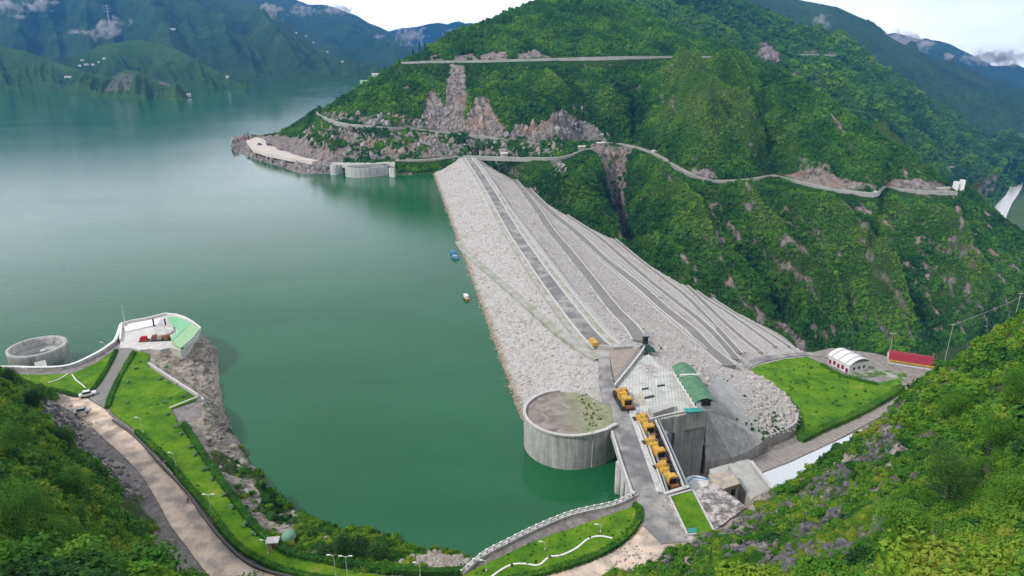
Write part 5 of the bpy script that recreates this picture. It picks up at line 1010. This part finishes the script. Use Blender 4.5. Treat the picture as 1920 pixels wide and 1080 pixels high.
t = thing('lawn_border', A(1295, 960, 13.4), 'pale border frame round the small square lawn', 'border'); Q = [(1255, 931), (1299, 919), (1340, 998), (1289, 1003), (1255, 931)]
for k in range(4): mb = MB(); mb.ribbon([A(*Q[k], 13.4), A(*Q[k + 1], 13.4)], .55, .5, .3); mb.build('kerb', M['kerb'], t)
t = thing('teal_board', A(1299, 995, 13.6), 'small teal board at the bottom corner of the square lawn', 'board'); mb = MB(); c = A(1298, 994, 14); mb.box(c, (2.6, .2, 1.2), .1, rx=-.9); mb.build('panel', M['tealm'], t); mb = MB(); mb.box(c + [-1, .3, -.4], (.12, .12, .8)); mb.build('leg', M['dark'], t); mb = MB(); mb.box(c + [1, .3, -.4], (.12, .12, .8)); mb.build('leg', M['dark'], t)

# round pale shrubs on the curving lawn
pale = mat_leaf('pale shrub leaves', [(0, (.12, .26, .11)), (1, (.26, .42, .24))], .2, .6); sh0 = None
shr = [(255, 692), (240, 717), (312, 690), (238, 756), (300, 712), (315, 718), (343, 744), (309, 756), (315, 778), (331, 802), (340, 815), (358, 840), (366, 853), (385, 882), (397, 900), (420, 930), (434, 953), (462, 985), (475, 1003)]
names = 'top,second,third,fourth,fifth,sixth,seventh,eighth,ninth,tenth,eleventh,twelfth,thirteenth,fourteenth,fifteenth,sixteenth,seventeenth,eighteenth,lowest'.split(',')
for k, (px, py) in enumerate(shr):
    if sh0 is None:
        sh0 = thing('round_shrub', (0, 0, 0), '', 'shrub', 'pale round shrubs on the curving lawn'); link('foliage', leaf_mesh('foliage', 260, 5, 1, .9, .17, 900, mat=pale), None, sh0); mb = MB(); mb.cyl((0, 0, -.2), (0, 0, .5), .1); mb.build('stem', M['bark'], sh0); o = sh0
    else: o = copy_tree(sh0)
    o.location = A(px, py, 13.6); s_ = .9 + .5 * random.random(); o.scale = (s_, s_, s_); o.rotation_euler.z = k * 1.7
    o['label'] = ('%s round pale green shrub on the curving lawn, counting from the platform down' % names[k])
gx2 = rng.uniform(0, 1, 900)
def scatter_px(name, polys, z, n, s0, s1, coll, nidx, label, cat, rot=.2, zf=(.8, 1.2)):
    out_ = []
    W = [np.array([A(a, b, z)[:2] for a, b in p_]) for p_ in polys]
    for w_ in W:
        lo, hi = w_.min(0), w_.max(0); q = rng.uniform(lo, hi, (n, 2)); q = q[inpoly(q[:, 0], q[:, 1], w_)]; out_.append(q)
    q = np.concatenate(out_); s = rng.uniform(s0, s1, len(q)); scatter(name, np.c_[q, np.full(len(q), z) - .2 * s], s3(s, zf), yaw(len(q), rot), rng.integers(0, nidx, len(q)), coll, label, cat)
scatter_px('lawn_weeds', [lawns[4][0]], ZF + .5, 260, .3, .8, 'hedge_clump', 4, 'dark weed tufts dotted over the bright terrace lawn', 'weeds')
scatter_px('lawn_tufts', [lawns[1][0], lawns[2][0]], 13.6, 220, .2, .55, 'hedge_clump', 4, 'dark green tufts dotted over the near lawns', 'weeds')
scatter_px('tower_weeds', [[(1085, 735), (1100, 740), (1135, 775), (1120, 800), (1100, 808)]], 13.4, 110, .15, .5, 'hedge_clump', 4, 'weeds growing on the earth inside the round retaining wall', 'weeds')
scatter_px('terrace_rubble', [[(1308, 925), (1345, 950), (1400, 948), (1360, 985), (1340, 990)], [(1232, 945), (1250, 940), (1290, 1010), (1262, 1025)], [(1100, 1052), (1180, 1015), (1235, 1040), (1180, 1075)]], 13.2, 160, .12, .5, 'cliff_stone', 6, 'loose pale rubble on the yard and road edge', 'rubble', .6)
scatter_px('shore_rubble', [[(755, 1050), (800, 1042), (872, 1046), (880, 1062), (800, 1070), (750, 1066)]], 12.0, 300, .5, 1.6, 'cliff_stone', 6, 'pale tumbled rocks between the hedge and the lake wall', 'rocks', .6)
# ---- boats, vehicles, people
def boat(px, py, rz, L_, hull, top, lab, canopy=True):
    c = A(px, py, .2); t = thing('boat', c, lab, 'boat', 'boats moored at the dam'); t.rotation_euler.z = rz; o_ = np.array(c)
    mb = MB(); v = []; n = 9
    for i in range(n):
        f = i / (n - 1); y = (f - .5) * L_; w = L_ * .17 * math.sin(math.pi * min(1, .18 + f * .62)) ** .7 * (1 if f < .75 else (1 - (f - .75) / .25) ** .6 + .03)
        for s_, z in ((-1, .9 + .3 * f), (-.6, -.3), (.6, -.3), (1, .9 + .3 * f)): v.append(o_ + [s_ * w, y, z])
    fc = [(4 * i + k, 4 * i + 4 + k, 4 * i + 5 + k, 4 * i + 1 + k) for i in range(n - 1) for k in range(3)] + [(0, 1, 2, 3), (4 * n - 1, 4 * n - 2, 4 * n - 3, 4 * n - 4)]; mb.add(v, fc); mb.build('hull', hull, t)
    mb = MB(); mb.box(o_ + [0, -.2, .7], (L_ * .27, L_ * .66, .15)); mb.build('deck', top, t)
    if canopy:
        mb = MB(); mb.box(o_ + [0, 0, 2.0], (L_ * .27, L_ * .55, .2)); mb.build('canopy', top, t, bevel=.08)
        for a_ in (-1, 1):
            for b_ in (-1, 1): mb = MB(); mb.cyl(o_ + [a_ * L_ * .12, b_ * L_ * .25, .7], o_ + [a_ * L_ * .12, b_ * L_ * .25, 1.95], .06, n=6); mb.build('canopy_post', M['dark'], t)
    return t
boat(849, 476, .9, 6.5, M['blue'], M['blue'], 'smaller blue boat moored above the other blue boat'); boat(853, 484, .9, 7.5, M['blue'], mono('pale blue canopy', (.35, .5, .62)), 'larger blue boat with a pale canopy by the dam')
boat(874, 559, .35, 9, M['orange'], M['white'], 'white boat with an orange stern moored below the blue boats')
def car(c, rz, body, lab, grp=None, s=1.0, name='parked_car', cat='car'):
    t = thing(name, c, lab, cat, grp); t.rotation_euler.z = rz; t.scale = (s, s, s); o_ = np.array(c, float)
    mb = MB(); mb.box(o_ + [0, 0, .75], (1.8, 4.3, .75)); mb.build('body', body, t, bevel=.15); mb = MB(); mb.box(o_ + [0, -.2, 1.4], (1.6, 2.2, .65), taper=.82); cb = mb.build('cabin', M['glass'], t, bevel=.08)
    mb = MB(); mb.box(o_ + [0, -.2, 1.75], (1.32, 1.75, .08)); mb.build('roof', body, t)
    for a_ in (-1, 1):
        for b_ in (-1, 1): mb = MB(); mb.cyl(o_ + [a_ * .78, b_ * 1.35, .36], o_ + [a_ * .95, b_ * 1.35, .36], .36, n=14); mb.build('wheel', M['dark'], t)
    return t
def truck(c, rz, body, lab, s=1.0):
    t = thing('truck', c, lab, 'truck'); t.rotation_euler.z = rz; t.scale = (s, s, s); o_ = np.array(c, float)
    mb = MB(); mb.box(o_ + [0, 2.6, 1.6], (2.3, 1.7, 2.1)); cb = mb.build('cab', body, t, bevel=.12); mb = MB(); mb.box(o_ + [0, 3.47, 2.0], (1.9, .1, .9)); mb.build('windscreen', M['glass'], cb)
    mb = MB(); mb.box(o_ + [0, -.8, 1.9], (2.4, 4.8, 1.7)); mb.build('cargo_box', body, t, bevel=.05)
    for a_ in (-1, 1):
        for b_ in (-2.2, -.9, 2.5): mb = MB(); mb.cyl(o_ + [a_ * .9, b_, .5], o_ + [a_ * 1.15, b_, .5], .5, n=14); mb.build('wheel', M['dark'], t)
    return t
car(A(165, 743, 13.2), -1.0, M['white'], 'white car parked where the grey ramp meets the dusty road', s=1.35); car(A(155, 775, 14.2), -1.2, M['conc_pale'], 'grey and white car on the grass edge above the rocks', s=1.3)
truck(A(1113, 648, 12.6), .2, M['yellow'], 'yellow truck at the near end of the dam crest road')
gp = 'vehicles on the far lakeside yard'
# people and the red motorcycle
def person(c, rz, top, legs, lab, sit=False, z0=0.0):
    c = np.array(c, float); o = D.meshes.new('person')
    J = {'pelvis': (0, 0, .95), 'chest': (0, .03, 1.35), 'neck': (0, .03, 1.52), 'head': (0, .05, 1.66), 'crown': (0, .05, 1.76), 'kl': (-.12, .06, .5), 'fl': (-.13, 0, .08), 'tl': (-.13, .16, .04), 'kr': (.12, -.1, .5), 'fr': (.13, -.22, .1), 'tr': (.13, -.08, .04), 'sl': (-.2, .02, 1.42), 'el': (-.27, -.05, 1.12), 'hl': (-.25, .08, .86), 'sr': (.2, .02, 1.42), 'er': (.27, .06, 1.12), 'hr': (.24, .2, .9)}
    if sit: J.update(pelvis=(0, 0, .95), chest=(0, .15, 1.33), neck=(0, .2, 1.5), head=(0, .23, 1.62), crown=(0, .23, 1.74), kl=(-.2, .42, .8), fl=(-.2, .22, .4), tl=(-.2, .36, .36), kr=(.2, .42, .8), fr=(.2, .22, .4), tr=(.2, .36, .36), el=(-.3, .35, 1.15), hl=(-.3, .62, 1.1), er=(.3, .35, 1.15), hr=(.3, .62, 1.1), sl=(-.2, .15, 1.4), sr=(.2, .15, 1.4))
    K = list(J); E = [('pelvis', 'chest'), ('chest', 'neck'), ('neck', 'head'), ('head', 'crown'), ('pelvis', 'kl'), ('kl', 'fl'), ('fl', 'tl'), ('pelvis', 'kr'), ('kr', 'fr'), ('fr', 'tr'), ('chest', 'sl'), ('sl', 'el'), ('el', 'hl'), ('chest', 'sr'), ('sr', 'er'), ('er', 'hr')]
    rad = dict(pelvis=.15, chest=.16, neck=.06, head=.1, crown=.07, kl=.07, kr=.07, fl=.045, fr=.045, tl=.04, tr=.04, sl=.075, sr=.075, el=.05, er=.05, hl=.035, hr=.035)
    o.from_pydata([J[k] for k in K], [(K.index(a), K.index(b)) for a, b in E], []); ob = D.objects.new('person', o); SC.collection.objects.link(ob); ob.location = c + [0, 0, z0]; ob.rotation_euler.z = rz
    sk = ob.modifiers.new('skin', 'SKIN'); sv = o.skin_vertices[0].data
    for i, k in enumerate(K): sv[i].radius = (rad[k], rad[k])
    sv[0].use_root = True; su = ob.modifiers.new('sub', 'SUBSURF'); su.levels = su.render_levels = 1
    m, nt, p, out = newmat('clothes'); tc_ = nt.nodes.new('ShaderNodeTexCoord'); sp = nt.nodes.new('ShaderNodeSeparateXYZ'); nt.links.new(tc_.outputs['Object'], sp.inputs[0]); r_ = nt.nodes.new('ShaderNodeValToRGB'); e = r_.color_ramp; e.interpolation = 'CONSTANT'
    mu = nt.nodes.new('ShaderNodeMath'); mu.operation = 'MULTIPLY'; mu.inputs[1].default_value = .5; nt.links.new(sp.outputs[2], mu.inputs[0]); nt.links.new(mu.outputs[0], r_.inputs[0])
    for k_, (ps, col) in enumerate([(0, legs), (.49, top), (.755, (.35, .2, .13)), (.83, (.02, .015, .01))]):
        el = e.elements[k_] if k_ < 2 else e.elements.new(ps); el.position = ps; el.color = (*col, 1)
    nt.links.new(r_.outputs[0], p.inputs['Base Color']); o.materials.append(m); return tag(ob, lab, 'person')
c = A(352, 942, 13.2); t = thing('motorcycle', c, 'red motorcycle riding down the dusty road', 'motorcycle'); t.rotation_euler.z = R(215)
for y in (-.65, .65): mb = MB(); mb.cyl(c + [-.06, y, .32], c + [.06, y, .32], .32, n=16); mb.build('wheel', M['dark'], t)
mb = MB(); mb.box(c + [0, 0, .62], (.26, 1.1, .35)); mb.box(c + [0, .25, .85], (.3, .5, .25)); mb.build('body', M['red'], t, bevel=.06); mb = MB(); mb.box(c + [0, -.3, .86], (.28, .7, .12)); mb.build('seat', M['dark'], t); mb = MB(); mb.cyl(c + [-.35, .5, 1.05], c + [.35, .5, 1.05], .03); mb.cyl(c + [0, .65, .35], c + [0, .48, 1.05], .04); mb.build('handlebar', M['steel'], t)
person(c + np.array([.1, .15, 0]), R(215), (.5, .03, .03), (.03, .03, .05), 'person in a red top riding the motorcycle down the dusty road', True)
person(A(303, 868, 13.2), 1.0, (.03, .03, .035), (.05, .05, .06), 'person in dark clothes walking by the road kerb near the bastion'); person(A(310, 871, 13.2), 1.2, (.6, .6, .6), (.1, .1, .12), 'person in a pale top walking beside the one in dark clothes')
t = thing('kiosk', A(512, 1022, 14), 'small beige kiosk beside the hedge and a lamp post', 'kiosk'); c = A(512, 1020, 14.6); mb = MB(); mb.box(c, (2.8, 2.0, 2.2), .1); mb.build('wall_body', M['beige'], t); mb = MB(); mb.box(c + [0, 0, 1.25], (3.4, 2.6, .25), .1); mb.build('roof', M['kerb'], t); mb = MB(); mb.box(c + [.4, -1.02, 0], (.8, .1, 1.5), .1); mb.build('door', M['rust'], t)
c = A(541, 1006, 12.5); t = thing('green_tarpaulin', c, 'rounded pale green covered pile near the shore below the hedge', 'tarpaulin'); mb = MB(); mb.lathe(c - [0, 0, .3], [(2.0, 0), (1.9, .9), (1.3, 1.7), (.01, 2.0)], 14); mb.build('cover', mono('pale green canvas', (.18, .34, .24)), t, True)
for (a_, b_), lab in (((478, 985), 'upper white sign letters block on the hedge'), ((490, 998), 'lower white board on the hedge')):
    pass

# ---- far shore works
t = thing('intake_structure', A(680, 330, 0), 'grey concrete intake walls with two dark openings at the far shore', 'intake')
def wallseg(name, px, top, matl, parent, th=1.6, bot=-4): mb = MB(); P = np.array([A(a, b, 0) for a, b in px]); mb.ribbon(P, th, top - bot, top); return mb.build(name, matl, parent)
wallseg('wing_wall', dens_poly([(621, 327), (630, 328), (642, 326)]), 11.5, M['conc'], t, 2.5)
wallseg('front_wall', dens_poly([(650, 331), (665, 333), (690, 332.5), (727, 328)]), 11, M['conc'], t, 3); wallseg('pier', [(731, 331), (740.5, 332)], 10.5, M['conc_pale'], t, 3)
mb = MB(); P = [A(642, 318, 0), A(650, 320, 0), A(727, 318, 0), A(733, 320, 0)]; mb.ribbon(P, 2, 13, 8.5); mb.build('opening_shade', M['dark'], t)  # dark bar set behind the walls as painted shade for the openings
mb = MB(); mb.prism([A(a, b, 11.5) for a, b in [(621, 306), (650, 310), (728, 306), (740, 308), (742, 300), (650, 299), (622, 300)]], 8, 11.4); mb.build('roof_slab', M['conc_flat'], t)
def surf(P, px_, py_):                   # nearest surface vertex of a loft grid under a pixel, nearest to the camera
    a, b = proj(P); d = (a - px_) ** 2 + (b - py_) ** 2; k = np.argsort(d.ravel())[:6]; q = P.reshape(-1, 3)[k]; return q[np.argmin(q[:, 1])]
for k, (px, py, lab, col) in enumerate([(459, 262, 'red roofed vehicle on the far lakeside yard', 'red'), (478, 256, 'dark red truck on the far lakeside yard', 'rust'), (494, 262, 'white van on the far lakeside yard', 'white'), (487, 272, 'dark car in the middle of the far yard', 'dark'), (505, 273, 'second dark car of the far yard, to the right', 'dark'), (540, 276, 'dark parked car near the slope of the far yard', 'dark')]):
    car(A(px, py, 11.6), 1.3 + k, M[col], lab, gp, 1.6)
S('far_yard', [(462, 264), (480, 257), (512, 255), (530, 262), (600, 285), (625, 296), (585, 303), (540, 296), (500, 288), (475, 280)], 11.3, simple('pale yard', (.58, .52, .46), (.45, .4, .36), .1, .95), 4)
c = A(466, 262, 9); t = thing('signal_mast', c, 'dark lattice mast at the tip of the far headland', 'mast'); mb = MB(); mb.cyl(c, c + [0, 0, 12], 1.1, .5, 6); mb.build('tower', M['dark'], t); mb = MB(); mb.cyl(c + [0, 0, 12], c + [0, 0, 21], .2, .1, 6); mb.build('aerial', M['dark'], t)
def house(c, rz, w, d, h, lab, roofm, grp='houses on the far hillsides', wallm=None, name='house'):
    t = thing(name, c, lab, 'house', grp); c = np.array(c, float); mb = MB(); mb.box(c + [0, 0, h / 2 - 1], (w, d, h + 2), rz); mb.build('wall_body', wallm or M['white'], t)
    M3 = Matrix.Rotation(rz, 3, 'Z'); pr = [(-w / 2 - .6, -d / 2 - .6, h), (w / 2 + .6, -d / 2 - .6, h), (w / 2 + .6, d / 2 + .6, h), (-w / 2 - .6, d / 2 + .6, h), (-w / 2 - .6, 0, h + d * .28), (w / 2 + .6, 0, h + d * .28)]
    mb = MB(); mb.add([np.array(M3 @ Vector(q)) + c for q in pr], [(0, 1, 5, 4), (2, 3, 4, 5), (0, 4, 3), (1, 2, 5), (0, 3, 2, 1)]); mb.build('roof', roofm, t)
    mb = MB()
    for k in (-.3, 0, .3): mb.add([np.array(M3 @ Vector(q)) + c for q in [(k * w - .6, -d / 2 - .06, h * .35), (k * w + .6, -d / 2 - .06, h * .35), (k * w + .6, -d / 2 - .06, h * .7), (k * w - .6, -d / 2 - .06, h * .7)]], [(0, 1, 2, 3)])
    mb.build('window', M['glass'], t); return t
house(surf(P1, 701, 139) + [0, 0, 1], .2, 9, 5, 3, 'upper pale house on the near mountain ridge above the lake', M['conc_pale'], None); house(surf(P1, 681, 152) + [0, 0, 1], .2, 11, 5, 2.6, 'lower long house with white posts on the mountain ridge', M['mint'], None)
for k, (px, py, w, lab) in enumerate([(156, 113, 26, 'white house above the village row on the left shore'), (194, 110, 22, 'white house highest to the right above the village row'), (185, 117, 18, 'small white house between the higher ones of the left village'), (150, 123, 30, 'leftmost white building of the village row'), (163, 121, 34, 'long white building in the middle of the village row'), (174, 123, 34, 'long white building at the right of the village row'), (128, 145, 40, 'pale building low on the left headland'), (322, 54, 60, 'long white building high on the left mountain')]):
    G = LK['near_headland'] if py == 145 else (LK['lake_mountain'] if py < 100 else LK['middle_headland'])
    house(surf(G, px, py), .1, w * .6, 9, 4, lab, M['white'] if k % 2 else M['conc_pale'])
for k, (px, py, lab) in enumerate([(427, 145, 'white house on the point of the middle headland'), (364, 178, 'white hut at the tip of the near left headland'), (556, 62, 'white house highest on the big left mountain'), (579, 60, 'second white house on the upper left mountain'), (598, 66, 'third white house on the upper left mountain'), (628, 66, 'white house nearest the blue ridge'), (643, 117, 'white house low on the slope near the lake bend')]):
    G = LK['middle_headland'] if k == 0 else (LK['near_headland'] if k == 1 else LK['lake_mountain']); house(surf(G, px, py), .3, 15 if k > 1 else 12, 9, 6, lab, M['conc_pale'])
c = surf(LK['lake_mountain'], 207, 46); t = thing('power_pylon', c, 'tall faint lattice pylon on the left mountain', 'pylon')
mb = MB(); mb.cyl(c, c + [0, 0, 118], 7, 2, 4); mb.build('tower', M['steel'], t)
for z in (80, 98, 112): mb = MB(); mb.cyl(c + [-22, 0, z], c + [22, 0, z], 1.4, n=5); mb.build('cross_arm', M['steel'], t)
# buildings along the hill road
for (px, py, z, w, lab, mm) in [(1090, 279, 15, 9, 'beige roadside hut where the two hill roads meet', 'beige'), (1126, 272, 15, 12, 'pale yellow roadside hut beside the road junction', 'beige'), (1228, 287, 11, 8, 'white roadside shed at the road bend', 'white'), (1256, 292, 8, 7, 'small pale roadside kiosk below the white shed', 'conc_pale'), (1268, 302, 5, 6, 'last tiny roadside hut on the descending road', 'conc_pale'), (945, 292, 14, 8, 'yellowish hut by the far end of the dam', 'beige')]:
    house(A(px, py, z), .3, w, 5, 3, lab, M['kerb'], 'huts along the hill road', M[mm], 'roadside_hut')
t = thing('white_gatehouse', A(1790, 350, -18), 'white concrete portal at the bend where the hill road ends', 'portal'); c = A(1792, 358, -19)
for dx, h in ((0, 11), (7, 13)): mb = MB(); mb.box(c + [dx, 2, h / 2], (4, 5, h), .2); mb.build('pillar', M['white'], t)
mb = MB(); mb.box(c + [-14, 2, 2], (18, 5, 4), .2); mb.build('side_wall', M['beige'], t)
car(A(1640, 361, -14.0), .3, M['white'], 'white car on the far bend of the hill road', None, 1.5)
c = T(1391, 105, 1043); house(c, .1, 8, 4, 3, 'pale hut at the end of the upper mountain road', M['kerb'], None)
# poles and wire on the right
pl = []
for px, py, h, lab in ((1780, 640, 24, 'thin pale utility pole before the dark forest slope'), (1904, 590, 30, 'thin utility pole near the right edge above the shrubs')):
    c = T(px, py, 330); t = thing('utility_pole', c, lab, 'pole', 'utility poles of the wire across the valley'); mb = MB(); mb.cyl(c - [0, 0, 40], c + [0, 0, h * .4], .13, .08, 6); mb.build('pole', M['kerb'], t); mb = MB(); mb.cyl(c + [-1.4, 0, h * .37], c + [1.4, 0, h * .37], .12, n=5); mb.build('cross_arm', M['kerb'], t); pl.append(c + [0, 0, h * .38])
t = thing('overhead_wire', pl[0], 'thin wire hanging between the utility poles', 'wire'); mb = MB(); mb.tube([pl[0] + (pl[1] + np.array([60, 30, 10]) - pl[0]) * f - np.array([0, 0, 6 * 4 * f * (1 - f) * .5]) for f in np.linspace(0, 1, 16)], .05, 4); mb.build('cable', M['conc_pale'], t)

# ---- conifers on the ridge, trees of the foreground
def tree_mesh(h, r, seed, mat, n=2600, leaf=.16, lobes=11, zlo=.35):
    rr = np.random.default_rng(seed); me = leaf_mesh('crown', n, lobes, r, h * .55, leaf, seed, core=False, mat=mat); return me
def tree(c, h, r, seed, lab, mat, grp='foreground trees', n=2600, leaf=.16, s=1, name='broadleaf_tree'):
    c = np.array(c, float); t = thing(name, c, lab, 'tree', grp); rr = random.Random(seed)
    mb = MB(); tops = []
    p0 = np.array([0, 0, -1.5]); p1 = np.array([rr.uniform(-.3, .3), rr.uniform(-.3, .3), h * .35]); p2 = p1 + [rr.uniform(-.4, .4), rr.uniform(-.4, .4), h * .3]
    mb.cyl(c + p0, c + p1, h * .028, h * .02, 8); mb.cyl(c + p1, c + p2, h * .02, h * .01, 8)
    for k in range(7):
        a = k * 2.4 + rr.random(); b0 = p0 + (p2 - p0) * (.45 + .07 * k); b1_ = b0 + [math.cos(a) * r * .7, math.sin(a) * r * .7, h * .16]; mb.cyl(c + b0, c + b1_, h * .009, h * .003, 5)
    mb.build('trunk', M['bark'], t)
    me = leaf_mesh('crown', n, 12, r, h * .8, leaf, seed, core=False, mat=mat); o = link('crown', me, None, t); o.location = (p1[0], p1[1], h * .22); return t
def conifer(c, h, seed, lab, grp):
    t = thing('conifer', c, lab, 'tree', grp); c = np.array(c, float); mb = MB(); mb.cyl(c - [0, 0, 1], c + [0, 0, h], h * .03, h * .006, 6); mb.build('trunk', M['bark'], t)
    r = np.random.default_rng(seed); n = 420; z = r.uniform(.12, 1, n) ** .8; a = r.uniform(0, 6.28, n); rad = (1 - z) * h * .24 * r.uniform(.4, 1.1, n) + .1
    cc = np.stack([np.cos(a) * rad, np.sin(a) * rad, z * h], 1); o = np.stack([np.cos(a), np.sin(a), np.full(n, -.35)], 1); tt = np.cross(o, [0, 0, 1]); s = h * .05 * r.uniform(.6, 1.4, n)[:, None]
    V = np.stack([cc - tt * s * .6, cc - o * s, cc + tt * s * .6, cc + o * s * 1.3], 1).reshape(-1, 3); me = D.meshes.new('crown'); np_mesh(me, V, np.arange(4 * n).reshape(n, 4)); link('crown', me, M['hedge'], t)
rid = c4s
cps = [(612, 204), (775, 104), (786, 96), (796, 93), (748, 118), (835, 66), (866, 52), (912, 38), (942, 25), (655, 176), (723, 133), (671, 168)]
tp = ['lowest on the lake side of the ridge', 'tall pointed, left of the ridge pair', 'tallest of the ridge pair', 'right of the ridge pair', 'beside the upper road end', 'below the farthest blue peak', 'above the second skyline dip', 'high on the skyline', 'highest on the skyline', 'above the lower ridge house', 'above the upper ridge house', 'between the ridge houses and the lake']
for k, (px, py) in enumerate(cps):
    c = surf(P1, px, py); h = [9, 13, 17, 12, 10, 9, 10, 8, 8, 8, 10, 7][k]; conifer(c - np.array([0, 0, 1]), h, 50 + k, 'dark conifer ' + tp[k], 'conifers on the mountain skyline')
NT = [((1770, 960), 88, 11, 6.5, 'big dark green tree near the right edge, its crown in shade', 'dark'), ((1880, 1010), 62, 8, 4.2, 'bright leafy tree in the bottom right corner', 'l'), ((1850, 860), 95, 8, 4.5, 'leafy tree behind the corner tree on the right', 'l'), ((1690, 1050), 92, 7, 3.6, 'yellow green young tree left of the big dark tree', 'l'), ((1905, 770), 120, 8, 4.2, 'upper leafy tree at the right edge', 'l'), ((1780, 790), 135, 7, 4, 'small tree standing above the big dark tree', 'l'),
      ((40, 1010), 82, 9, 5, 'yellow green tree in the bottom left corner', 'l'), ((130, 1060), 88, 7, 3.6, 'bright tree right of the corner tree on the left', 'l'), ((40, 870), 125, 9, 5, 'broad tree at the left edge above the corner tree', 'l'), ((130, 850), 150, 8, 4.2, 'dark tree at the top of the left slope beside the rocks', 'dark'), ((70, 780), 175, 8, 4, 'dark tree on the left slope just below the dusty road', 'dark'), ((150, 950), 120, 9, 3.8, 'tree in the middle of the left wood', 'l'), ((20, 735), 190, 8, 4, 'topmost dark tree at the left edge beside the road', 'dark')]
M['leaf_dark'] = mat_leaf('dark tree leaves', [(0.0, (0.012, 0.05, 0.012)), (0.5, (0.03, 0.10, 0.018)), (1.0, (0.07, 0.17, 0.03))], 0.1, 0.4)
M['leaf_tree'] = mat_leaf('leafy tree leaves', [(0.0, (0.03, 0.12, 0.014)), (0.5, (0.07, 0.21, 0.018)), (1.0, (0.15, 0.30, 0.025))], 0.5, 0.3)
def gp_hit(px, py): return hit(px, py, H_near, 25, 320)
for k, ((px, py), t_, h, r, lab, mm) in enumerate(NT):
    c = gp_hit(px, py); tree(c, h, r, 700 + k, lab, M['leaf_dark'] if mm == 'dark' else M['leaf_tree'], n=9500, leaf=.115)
for k, (px, py, h, lab) in enumerate([(168, 985, 9, 'slender dark trunked tree leaning over the gravel'), (262, 1050, 8, 'thin young tree with a yellow green crown at the gravel edge'), (232, 1000, 6, 'thin sapling between the two slender trees')]):
    c = gp_hit(px, py + 30); tree(c, h, 1.9, 760 + k, lab, M['leaf_near'], 'slender trees on the left slope', 700, .15)
for k, (px, py, r, h) in enumerate([(640, 1045, 4.2, 5.5), (680, 1040, 3.8, 5), (710, 1052, 3, 4.5), (610, 1050, 3, 4)]):
    c = A(px, py, 12); tree(c, h, r, 780 + k, ['broad green tree in the middle of the shore clump', 'green tree right of centre in the shore clump', 'dark tree at the right end of the shore clump', 'small tree at the left end of the shore clump'][k], M['leaf_dark'], 'trees in the shore clump', 2600, .2)

# ---- low clouds on the mountains
cm = D.materials.new('cloud'); cm.use_nodes = True; nt = cm.node_tree; nt.nodes.clear(); out = nt.nodes.new('ShaderNodeOutputMaterial')
pv = nt.nodes.new('ShaderNodeVolumePrincipled'); pv.inputs['Color'].default_value = (.98, .98, 1, 1); tco = nt.nodes.new('ShaderNodeTexCoord')
mpp = nt.nodes.new('ShaderNodeMapping'); mpp.inputs['Location'].default_value = (-.5, -.5, -.5); nt.links.new(tco.outputs['Generated'], mpp.inputs[0])
ln = nt.nodes.new('ShaderNodeVectorMath'); ln.operation = 'LENGTH'; nt.links.new(mpp.outputs[0], ln.inputs[0])
nz = noise(nt, .02, 5, .62); ma = nt.nodes.new('ShaderNodeMath'); ma.operation = 'MULTIPLY_ADD'; ma.inputs[1].default_value = -2.4; nt.links.new(ln.outputs['Value'], ma.inputs[0]); n3 = nt.nodes.new('ShaderNodeMath'); n3.operation = 'MULTIPLY_ADD'; n3.inputs[1].default_value = 4.5; n3.inputs[2].default_value = -1.75; nt.links.new(nz, n3.inputs[0]); nt.links.new(n3.outputs[0], ma.inputs[2])
dn = nt.nodes.new('ShaderNodeMapRange'); dn.inputs['From Min'].default_value = 0; dn.inputs['From Max'].default_value = .7; dn.inputs['To Min'].default_value = 0; dn.inputs['To Max'].default_value = .035; nt.links.new(ma.outputs[0], dn.inputs['Value']); nt.links.new(dn.outputs[0], pv.inputs['Density'])
pv.inputs['Emission Strength'].default_value = 0; nt.links.new(pv.outputs[0], out.inputs['Volume'])
def cloud(px, py, t, w, h, lab, seed, tilt=0.0):
    import bmesh
    c = T(px, py, t); ww = w / F * t * .85; hh = h / F * t * .95; bm = bmesh.new(); bmesh.ops.create_icosphere(bm, subdivisions=3, radius=1.0); rd = random.Random(seed)
    for v in bm.verts: x_, y_, z_ = v.co; v.co = (x_ * ww, y_ * ww * .6, z_ * hh + tilt * x_ * ww)
    me = D.meshes.new('low_cloud'); bm.to_mesh(me); bm.free(); o = link('low_cloud', me, cm); o.location = c; tag(o, lab, 'cloud', 'low clouds clinging to the mountains')
for a_ in [(15, 12, 4300, 60, 22, 'broad cloud at the top left corner', 1, 0), (72, 8, 4300, 60, 22, 'second cloud beside the top left corner one', 2, -.2), (42, 30, 4200, 40, 7, 'thin wisp under the top left clouds', 3, 0), (202, 55, 3900, 68, 20, 'slanting wisp below the faint pylon', 4, .5), (145, 60, 3900, 28, 8, 'tiny wisp left of the slanting one', 5, 0), (506, 20, 4600, 46, 20, 'cloud on the ridge at the upper left of the bay', 6, -.35), (566, 20, 6800, 44, 18, 'round cloud on the blue ridge', 7, 0), (632, 18, 6600, 60, 14, 'cloud cap on the top of the blue ridge', 8, 0), (770, 68, 6000, 52, 26, 'large white cloud in the gap before the farthest peak', 9, 0), (712, 68, 6000, 26, 7, 'thin cloud left of the large white gap cloud', 10, 0), (843, 60, 9500, 22, 14, 'small cloud beside the green mountain edge', 11, 0), (1540, 40, 3300, 36, 20, 'faint cloud on the dark right ridge', 12, 0), (1700, 78, 4600, 90, 20, 'long cloud behind the right ridge', 13, -.35), (1782, 104, 3700, 30, 18, 'small cloud in front of the blue right ridge', 14, -.4), (1870, 108, 5200, 110, 22, 'wide cloud bank at the right edge', 15, -.1)]:
    cloud(*a_)
build_haze(1.1e-4, (.05, .21, .52))
